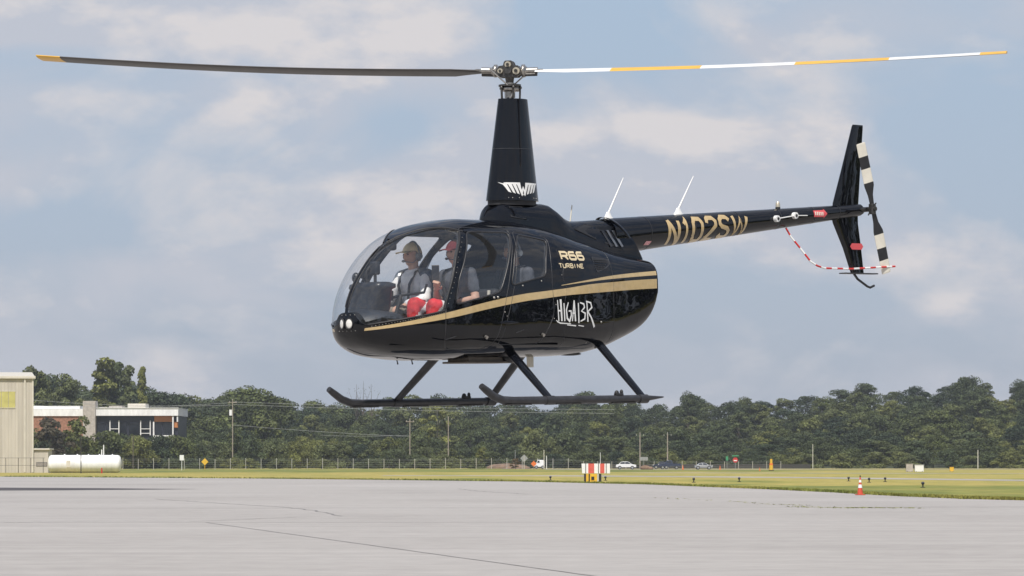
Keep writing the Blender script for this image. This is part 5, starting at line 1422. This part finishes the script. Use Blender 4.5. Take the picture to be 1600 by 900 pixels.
b = MB(); vx = X_(162, TY) - (tx0 + tx1) / 2; b.tube([(vx, 0, tz + tr_ - .05), (vx, 0, H_(695, TY))], .07, 8); b.box((vx - .25, 0, tz + tr_ + .35), (.12, .12, .7)); b.build('vent_pipe', [M['tank']], tk)
b = MB(); b.box((-tl * .42, -tr_ - .0, tz), (.5, .03, .9)); b.build('placard', [M['trimbeige']], tk)
def pole(name, px, top, Y, r, mat, label, cat='pole', base=None):
    z0_ = elev(X_(px, Y), Y) if base is None else base
    t = thing(name, label, cat, (X_(px, Y), Y, z0_)); b = MB(); h = H_(top, Y) - z0_; b.tube([(0, 0, 0), (0, 0, h)], [r, r * .75], 8); b.build('shaft', [M[mat]], t); return t, h
pole('post', 126.5, 680, 455, .065, 'dmetal', 'thin dark post standing in front of the white tank')
t, h = pole('bollard', 159, 731, 460, .10, 'red', 'short red post at the foot of the white tank', 'bollard')
# white building
BY = 760.0
def bx_(px): return X_(px, BY)
bo = thing('office_building', 'low white flat roofed building with brick wing, dark glazing and orange end', 'building', (bx_(165), BY, 0)); O_ = bx_(165)
def bbox(name, p0, p1, y0, y1, dy0, dy1, mat, parent=None, bev=0):
    b = MB(); zt_, zb_ = H_(y0, BY), H_(y1, BY); b.box(((bx_(p0) + bx_(p1)) / 2 - O_, (dy0 + dy1) / 2, (zt_ + zb_) / 2), (bx_(p1) - bx_(p0), dy1 - dy0, zt_ - zb_), 0, None, bev); return b.build(name, [M[mat]], parent or bo)
bbox('wall', 46, 137, 650, 733, .5, 22, 'brick'); bbox('parapet', 46, 137, 639, 650, .2, 22.3, 'stucco')
bbox('wall', 149, 277, 650, 733, 1.5, 22, 'navy'); bbox('parapet', 149, 278.5, 638, 649.5, 0, 22.4, 'stucco')
bbox('coping', 148.5, 279, 637, 638, -.15, 22.5, 'white'); bbox('coping', 46, 123, 634, 638.5, 2, 20, 'white')
bbox('chimney', 130, 149.5, 626.5, 733, -.6, 4, 'pier')
bbox('roof_unit', 165, 186, 633.5, 637, 6, 12, 'pier'); bbox('roof_unit', 195.5, 223.5, 630, 637, 5, 12, 'trimbeige'); bbox('roof_unit', 150, 162, 635.5, 637, 6, 12, 'pier')
bbox('panel', 240.5, 268.5, 650, 659, .9, 1.5, 'orange'); bbox('panel', 270, 277.5, 659, 668, 1.0, 1.5, 'orange')
bbox('column', 269, 271, 649.5, 733, .2, .9, 'stucco'); bbox('column', 276, 278, 649.5, 659, .2, .9, 'stucco'); bbox('column', 238.5, 240.5, 659, 733, .6, 1.4, 'stucco')
for (p0, p1) in ((151, 162), (164.5, 169.5), (185, 197), (200, 218), (242, 252), (254, 268)):
    wdw = bbox('window', p0, p1, 660, 680, 1.38, 1.5, 'bglass')
for (p0, p1) in ((171, 185), (219, 234)):
    wdw = bbox('window', p0, p1, 658, 679, 1.36, 1.5, 'bglass')
    for q in (p0, p1): bbox('frame', q - .7, q + .7, 657, 680, .9, 1.36, 'stucco', wdw)
    for q in (670, 677): bbox('frame', p0, p1, q - .5, q + .5, .95, 1.3, 'stucco', wdw)
    bbox('pane', p0 + 1, p1 - 1, 660, 668, 1.3, 1.36, 'bglass', wdw)
bbox('ledge', 240, 270, 680, 686, .2, 1.4, 'stucco')

# ------------------------------------------------------------------ fence
FY = 700.0
fn_ = thing('wire_fence', 'long chain link fence with slim posts along the edge of the hedgerow', 'fence', (0, 0, 0))
def fenceY(px): return lerp_tab([(190, 640), (500, 690), (760, 700), (1000, 715), (1600, 735)], px)
px = 192; k = 0; pm = None; pts = []
while px < 1240:
    Yf = fenceY(px); x = X_(px, Yf); hgt = rnd.uniform(1.95, 2.15) if px < 900 else 1.5
    if pm is None:
        b = MB(); b.tube([(0, 0, 0), (0, 0, 1)], .05, 6); pm = b.mesh('post'); pm.materials.append(M['palepost'])
    o = bpy.data.objects.new('post', pm); COL.objects.link(o); o.parent = fn_; o.location = (x, Yf, 0); o.scale = (1, 1, hgt)
    pts.append((x, Yf, hgt)); px += 24 if px < 900 else 22
b = MB()
for z in (.15, .5, .9, 1.3, 1.7, 1.92): b.tube([(x, y, min(z, h_ - .05)) for x, y, h_ in pts], .012, 4, caps=False)
o = b.build('wire', [M['galv']], fn_); o['kind'] = 'stuff'

# ------------------------------------------------------------------ utility poles and wires
def upole(px, top, Y, label, arm=True, tx=False):
    t, h = pole('utility_pole', px, top, Y, .13, 'wood', label, 'utility pole', 0)
    if arm: b = MB(); b.box((0, 0, h - .5), (1.7, .14, .14)); b.build('crossarm', [M['wood']], t)
    for q in (-.7, 0, .7):
        b = MB(); b.tube([(q, 0, h - .45 if q else h), (q, 0, h - .2 if q else h + .2)], .05, 6); b.build('insulator', [M['palepost']], t)
    if tx:
        b = MB(); b.tube([(-.38, -.1, h - 3.2), (-.38, -.1, h - 2.0)], .32, 12); b.build('transformer', [M['tank']], t)
    return t
upole(363.5, 625, 735, 'wooden utility pole with a grey transformer can in the left-hand wood', True, True)
upole(640.5, 655, 735, 'utility pole in the thicket left of the pale trunked tree'); upole(1000, 677, 700, 'left of two bare poles behind the parked cars', False); upole(1043, 677, 700, 'right of two bare poles behind the parked cars', False)
t = upole(700.5, 652, 738, 'slim pole in the thicket right of the pale trunked tree', False)
pole('post', 1528, 703, 730, .12, 'palepost', 'pale post at the foot of the rise near the right edge'); pole('post', 1270, 694, 725, .09, 'palepost', 'slim pale post right of the stop sign')
pole('post', 208, 680, 690, .10, 'bark', 'rust brown post in the bushes right of the white tank'); pole('post', 819, 712, 690, .07, 'palepost', 'slim post beside the back of a diamond road sign')
pole('post', 850, 703, 690, .09, 'palepost', 'pale post above the orange roadwork sign'); pole('post', 854, 712, 690, .08, 'white', 'short white post beside the pale post near the parked van'); pole('post', 805, 703, 700, .07, 'galv', 'thin grey post on the red earth bank')
pole('post', 938, 707, 640, .06, 'white', 'thin white topped rod rising behind the striped marker board')
def wire(label, P, Y0, Y1, sag=1.2):
    (p0, q0), (p1, q1) = P; pts = []
    for i in range(25):
        t = i / 24; Y = Y0 + (Y1 - Y0) * t; p = p0 + (p1 - p0) * t; q = q0 + (q1 - q0) * t
        pts.append((X_(p, Y), Y, H_(q, Y) - sag * 4 * t * (1 - t)))
    b = MB(); b.tube(pts, .028, 4); tag(b.build('power_line', [M['galv']]), label, 'power line', 'power lines in front of the left-hand wood')
wire('upper power line running left from the transformer pole', ((363, 629), (-40, 628)), 735, 735, 1.0)
wire('lower power line running left from the transformer pole', ((363, 633), (-40, 616)), 735, 735, 1.0)
wire('upper power line running right from the transformer pole behind the far skid', ((363, 628), (960, 640)), 735, 735, .3)
wire('second power line running right from the transformer pole', ((363, 632), (960, 646)), 735, 735, .3)
wire('thin cable halfway up the wood right of the transformer pole', ((363, 664), (640, 682)), 735, 735, .2)
wire('pale cable in front of the bushes left of the thicket pole', ((500, 680), (640, 680)), 730, 735, .2)

# ------------------------------------------------------------------ vehicles
def car(label, px, Y, L_, H, paint, face=1, kind='sedan', rz=0.0):
    t = thing('parked_car', label, 'car', (X_(px, Y), Y, .02), rz)
    if kind == 'sedan': prof = [(-.5,.30),(-.495,.52),(-.47,.60),(-.36,.66),(-.24,.95),(-.12,1.0),(.06,1.0),(.14,.93),(.27,.68),(.43,.60),(.49,.50),(.5,.30)]
    elif kind == 'pickup': prof = [(-.5,.35),(-.5,.62),(-.14,.62),(-.11,.97),(.02,1.0),(.12,.96),(.22,.66),(.45,.60),(.5,.50),(.5,.35)]
    else: prof = [(-.5,.25),(-.5,.85),(-.46,.98),(.18,1.0),(.30,.70),(.46,.58),(.5,.45),(.5,.25)]
    b = MB(); rs = []; W_ = .9
    for k in (-1, -.97, -.5, 0, .5, .97, 1):
        inset = .05 if abs(k) == 1 else 0
        rs.append([(face * x * L_ * (1 - inset * .3), k * W_ * (1 if z < .68 else 1 - (z - .68) * .55) * 1.0, (z - (.02 if abs(k) == 1 else 0)) * H) for x, z in prof])
    b.loft(rs, 0, smooth=False); b.build('body', [paint], t)
    for s in (-1, 1):
        if kind == 'sedan': ws = [[(-.31,.70),(-.23,.92),(-.06,.955),(-.06,.69)], [(-.045,.69),(-.045,.955),(.07,.955),(.13,.90),(.235,.69)]]
        elif kind == 'pickup': ws = [[(-.10,.68),(-.09,.93),(.03,.96),(.10,.92),(.18,.69)]]
        else: ws = [[(0,.68),(0,.93),(.16,.93),(.25,.70)]]
        for P in ws:
            b = MB(); b.add([(face * x * L_, s * (W_ * (1 - max(0, z - .68) * .55) + .008), z * H) for x, z in P], [tuple(range(len(P)))]); b.build('window', [M['carglass']], t)
        for x in (-.31, .31):
            wv = MB(); wv.tube([(x * L_, s * .78, .33), (x * L_, s * .93, .33)], .33, 18); w_ = wv.build('wheel', [M['rubber']], t)
            wv = MB(); wv.tube([(x * L_, s * .90, .33), (x * L_, s * .945, .33)], .20, 14); wv.build('rim', [M['galv']], w_)
        b = MB(); b.box((face * .485 * L_, s * .62, .55 * H), (.12, .30, .12)); b.build('headlight', [M['lens']], t)
    return t
pw = pbr('white_car_paint', (.72, .72, .72), .25, coat=1); ps = pbr('silver_car_paint', (.42, .43, .45), .25, metal=.5, coat=1); pb = pbr('dark_blue_car_paint', (.025, .035, .07), .25, coat=1)
car('white sedan parked beyond the grass just right of the striped marker board', 978, 660, 3.75, 1.45, pw, 1, 'sedan')
car('silver sedan parked to the left of the stop sign', 1099, 655, 3.3, 1.2, ps, 1, 'sedan')
car('dark blue pickup parked between the white and silver sedans', 1046, 672, 4.2, 1.7, pb, -1, 'pickup')
car('dark vehicle partly behind the dark blue pickup', 1033, 690, 3.2, 1.4, pb, -1, 'sedan')
car('white vehicle on the road behind the orange roadwork sign', 843, 700, 2.0, 1.75, pw, -1, 'van')

# ------------------------------------------------------------------ marker board, cone, signs, lights
MY = 262.0
def mp_(px): return X_(px, MY)
mk = thing('marker_board', 'red and white striped board on a black and yellow base at the apron edge', 'marker board', (mp_(931), MY, 0))
b = MB(); zt_, zb_ = H_(724.3, MY), H_(739.5, MY)
for (p0, p1, c_) in ((909.5, 919, 'white'), (919, 928.3, 'signred'), (928.3, 937.5, 'white'), (937.5, 944.3, 'signred'), (944.3, 953, 'white')):
    b = MB(); x0_, x1_ = mp_(p0) - mp_(931), mp_(p1) - mp_(931); sl = -.04
    b.add([(x0_, -.3, zb_), (x1_, -.3, zb_), (x1_ , -.3, zt_), (x0_ + (sl if p0 < 910 else 0), -.3, zt_), (x0_, .3, zb_), (x1_, .3, zb_), (x1_, .3, zt_), (x0_ + (sl if p0 < 910 else 0), .3, zt_)], [(0,1,2,3),(7,6,5,4),(0,4,5,1),(3,2,6,7),(0,3,7,4),(1,5,6,2)])
    b.build('stripe', [M[c_] if c_ == 'white' else pbr('stripe_red', (.62, .11, .08), .5, var=.1)], mk)
b = MB()
for p in (915, 935, 947): b.box((mp_(p) - mp_(931), -.31, (zt_ + zb_) / 2), (.05, .03, zt_ - zb_ + .02))
b.build('frame', [M['dmetal']], mk)
for (p0, p1, c_) in ((912.6, 915.5, 'mattblack'), (915.6, 919.5, 'signye'), (919.6, 921.5, 'mattblack'), (921.6, 932.8, 'signye'), (932.9, 935.4, 'palepost'), (935.5, 939.5, 'mattblack')):
    b = MB(); b.box(((mp_(p0) + mp_(p1)) / 2 - mp_(931), -.1, zb_ / 2 - .02), (mp_(p1) - mp_(p0), .5, zb_ - .04)); b.build('base_block', [M[c_]], mk)
b = MB(); b.box((mp_(926) - mp_(931), -.37, .32), (.22, .02, .25)); b.build('label_plate', [M['mattblack']], mk)
def cone(px, base, h, label, group=None, collars=True):
    Y = 1.6 * F / (base - 720); t = thing('traffic_cone', label, 'traffic cone', (X_(px, Y), Y, .014), .3, group); s = h / .9
    b = MB(); b.box((0, 0, .02 * s), (.38 * s, .38 * s, .04 * s), 0, None, .008); b.build('foot', [M['cone']], t)
    R_ = lambda z: (.145 - .12 * z / .86) * s
    bands = [(.03, .34, 'cone'), (.34, .50, 'white'), (.50, .60, 'cone'), (.60, .72, 'white'), (.72, .86, 'cone')] if collars else [(.03, .86, 'signor')]
    for (a, c, m) in bands:
        b = MB(); g = .004 if m == 'white' else 0; b.loft([[((R_(z) + g) * math.cos(q), (R_(z) + g) * math.sin(q), z * s) for q in [2 * math.pi * j / 20 for j in range(20)]] for z in (a, c)]); b.build('band' if m != 'white' else 'reflective_band', [M[m]], t)
    b = MB(); b.tube([(0, 0, .85 * s), (0, 0, .93 * s)], .03 * s, 8); b.build('tip', [M['mattblack']], t)
cone(1344, 774, .88, 'tall red traffic cone with two white bands at the apron edge')
for (px, base, h, lb) in ((1067, 734, .9, 'small orange cone on the road between the dark pickup and silver car'), (1125, 734, .8, 'small orange cone on the road left of the stop sign'), (1187, 736, .6, 'low orange marker in the grass right of the stop sign')): cone(px, base, h, lb, None, False)
def sign(name, px, top, Y, w_, h_, shape, mat, label, post='galv', ph=None, txt=None):
    t = thing(name, label, 'sign', (X_(px, Y), Y, 0)); zt_ = H_(top, Y)
    b = MB(); b.tube([(0, .05, 0), (0, .05, zt_)], .05, 6); b.build('post', [M[post]], t)
    if shape == 'diamond': P = [(0, -w_/2), (w_/2, 0), (0, w_/2), (-w_/2, 0)]
    elif shape == 'oct': P = [(w_/2 * math.cos(R(22.5 + 45 * k)) / math.cos(R(22.5)), w_/2 * math.sin(R(22.5 + 45 * k)) / math.cos(R(22.5))) for k in range(8)]
    else: P = [(-w_/2, -h_/2), (w_/2, -h_/2), (w_/2, h_/2), (-w_/2, h_/2)]
    b = MB(); b.prism([(x, z + zt_ - h_ / 2) for x, z in P], .04); pl = b.build('plate', [M[mat]], t)
    return t, zt_, pl
t, z_, pl = sign('stop_sign', 1149, 715, 690, .95, .95, 'oct', 'signred', 'red stop sign on a post beside the road right of the silver car')
b = MB(); b.box((0, -.03, z_ - .57), (.62, .01, .20)); b.build('lettering', [M['whitecloth']], pl)
b = MB(); b.box((0, -.01, z_ + .35), (1.3, .04, .2)); b.build('street_name_plate', [M['signgrn']], t)
sign('road_sign', 1136, 713, 690, .45, .8, 'rect', 'signgrn', 'narrow green and white sign on a post left of the stop sign')
sign('road_sign', 320, 716, 655, 1.3, 1.3, 'diamond', 'signye', 'yellow diamond sign behind the wire fence at left', 'signye')
sign('road_sign', 284, 711, 600, .7, .9, 'rect', 'white', 'white marker post sign in the grass at left', 'white')
sign('road_sign', 819, 710, 690, 1.5, 1.5, 'diamond', 'galv', 'grey back of a diamond road sign by the red earth bank')
sign('roadwork_sign', 834, 720, 660, 1.1, 1.1, 'diamond', 'signor', 'orange diamond roadwork sign below the near skid tip')
sign('road_sign', 1006, 714, 690, 1.6, .7, 'rect', 'galv', 'grey boxy sign between the white sedan and the dark pickup')
# drums and boxes
def box_thing(name, px, base, w_, h_, mat, label, cat):
    Y = 1.6 * F / (base - 720); t = thing(name, label, cat, (X_(px, Y), Y, 0)); b = MB(); b.box((0, 0, h_ / 2), (w_, w_ * .6, h_), 0, None, .03); b.build('casing', [M[mat]], t)
    b = MB(); b.box((0, 0, h_ + .03), (w_ * 1.08, w_ * .66, .06)); b.build('lid', [M[mat]], t)
    for s in (-1, 1):
        b = MB(); b.box((s * w_ * .35, 0, .05), (.08, w_ * .62, .10)); b.build('foot', [M['dmetal']], t)
box_thing('equipment_box', 1436, 737, 1.3, .95, 'white', 'white equipment box on the grass below the right-hand rise', 'box')
box_thing('equipment_box', 1421, 737, 1.0, 1.1, 'pier', 'tan equipment box just left of the white equipment box', 'box')
box_thing('equipment_box', 1487, 736.5, .6, .6, 'signye', 'small yellow orange box on the grass near the right edge', 'box')
for (px, base, lb) in ((1205, 735.5, 'yellow orange drum with a flared top right of the stop sign'),):
    Y = 1.6 * F / (base - 720); t = thing('traffic_drum', lb, 'drum', (X_(px, Y), Y, 0))
    for (z0_, z1_, r0, r1, m) in ((0, .12, .42, .42, 'rubber'), (.12, .9, .33, .30, 'signye'), (.9, 1.2, .30, .28, 'signor'), (1.2, 1.9, .22, .2, 'signye')):
        b = MB(); b.loft([[(r * math.cos(q), r * math.sin(q), z) for q in [2 * math.pi * j / 14 for j in range(14)]] for r, z in ((r0, z0_), (r1, z1_))]); b.build('band', [M[m]], t)
def edge_light(px, base, h, label):
    Y = 1.6 * F / (base - 720); t = thing('taxiway_light', label, 'taxiway light', (X_(px, Y), Y, 0), 0, 'taxiway lights in the dry grass')
    b = MB(); b.tube([(0, 0, 0), (0, 0, .04)], h * .40, 12); b.tube([(0, 0, .04), (0, 0, h * .55)], .04, 8); b.build('stem', [M['mattblack']], t)
    b = MB(); b.tube([(0, 0, h * .5), (0, 0, h * .62), (0, 0, h * .92), (0, 0, h)], [.05, .10, .09, .03], 12); b.build('lamp', [M['navy']], t)
for (px, base, lb) in ((860, 750.5, 'taxiway light left of the striped marker board'), (946, 751, 'taxiway light just right of the striped marker board'), (1084, 754, 'taxiway light in the dry grass below the silver car'), (1155, 753, 'taxiway light in the dry grass below the stop sign'), (1326, 752, 'taxiway light just left of the tall traffic cone'), (1358, 754, 'taxiway light just right of the tall traffic cone'), (1383, 753, 'second taxiway light right of the tall traffic cone'), (1442, 762, 'dark taxiway light by the pale strip near the right edge')): edge_light(px, base, .36, lb)
# red earth bank by the road and small debris
b = MB(); 
for (px, Y, rx, ry, rz) in ((795, 726, 3.6, 4, 1.1), (806, 715, 3.0, 3, .9), (782, 730, 3, 3, 1.0)): b.ball((X_(px, Y), Y, 0), (rx, ry, rz), 0, 14, 8)
tag(b.build('earth_bank', [M['earth']]), kind='structure')
b = MB(); b.ball((0, 0, .3), (1.0, .7, .5), 0, 9, 6); b.ball((.9, -.1, .2), (.6, .5, .35), 0, 8, 5); o = b.build('rubble_heap', [M['earth']]); o.location = (X_(1008, 650), 650, 0); tag(o, 'small brown heap of rubble at the roadside right of the white sedan', 'rubble')
# concrete roadside barrier line behind the parked cars
b = MB(); b.box((X_(1100, 738), 738, .45), (44, .3, .9)); tag(b.build('guard_wall', [M['dmetal']]), 'dark low wall behind the parked cars at the foot of the wood', 'wall')

# ------------------------------------------------------------------ haze
HAZE = 0.00010
if HAZE:
    b = MB(); b.box((0, 1900, 49), (5180, 4400, 102)); hz_ = b.build('haze', []); 
    hm = bpy.data.materials.new('haze'); hm.use_nodes = True; t = hm.node_tree; t.nodes.clear(); o = t.nodes.new('ShaderNodeOutputMaterial'); pv = t.nodes.new('ShaderNodeVolumePrincipled')
    pv.inputs['Density'].default_value = HAZE; pv.inputs['Color'].default_value = (.80, .86, .95, 1); pv.inputs['Anisotropy'].default_value = .0; t.links.new(pv.outputs[0], o.inputs['Volume']); hz_.data.materials.append(hm); tag(hz_, kind='stuff')
for o in bpy.data.objects:
    if o.name.split('.')[0] in ('screw_row', 'fastener', 'drip_vent', 'harness', 'swashplate'): o['kind'] = 'stuff' if o.name.split('.')[0] in ('screw_row', 'fastener', 'drip_vent') else o.get('kind', '')
    if o.get('kind') == '': del o['kind']
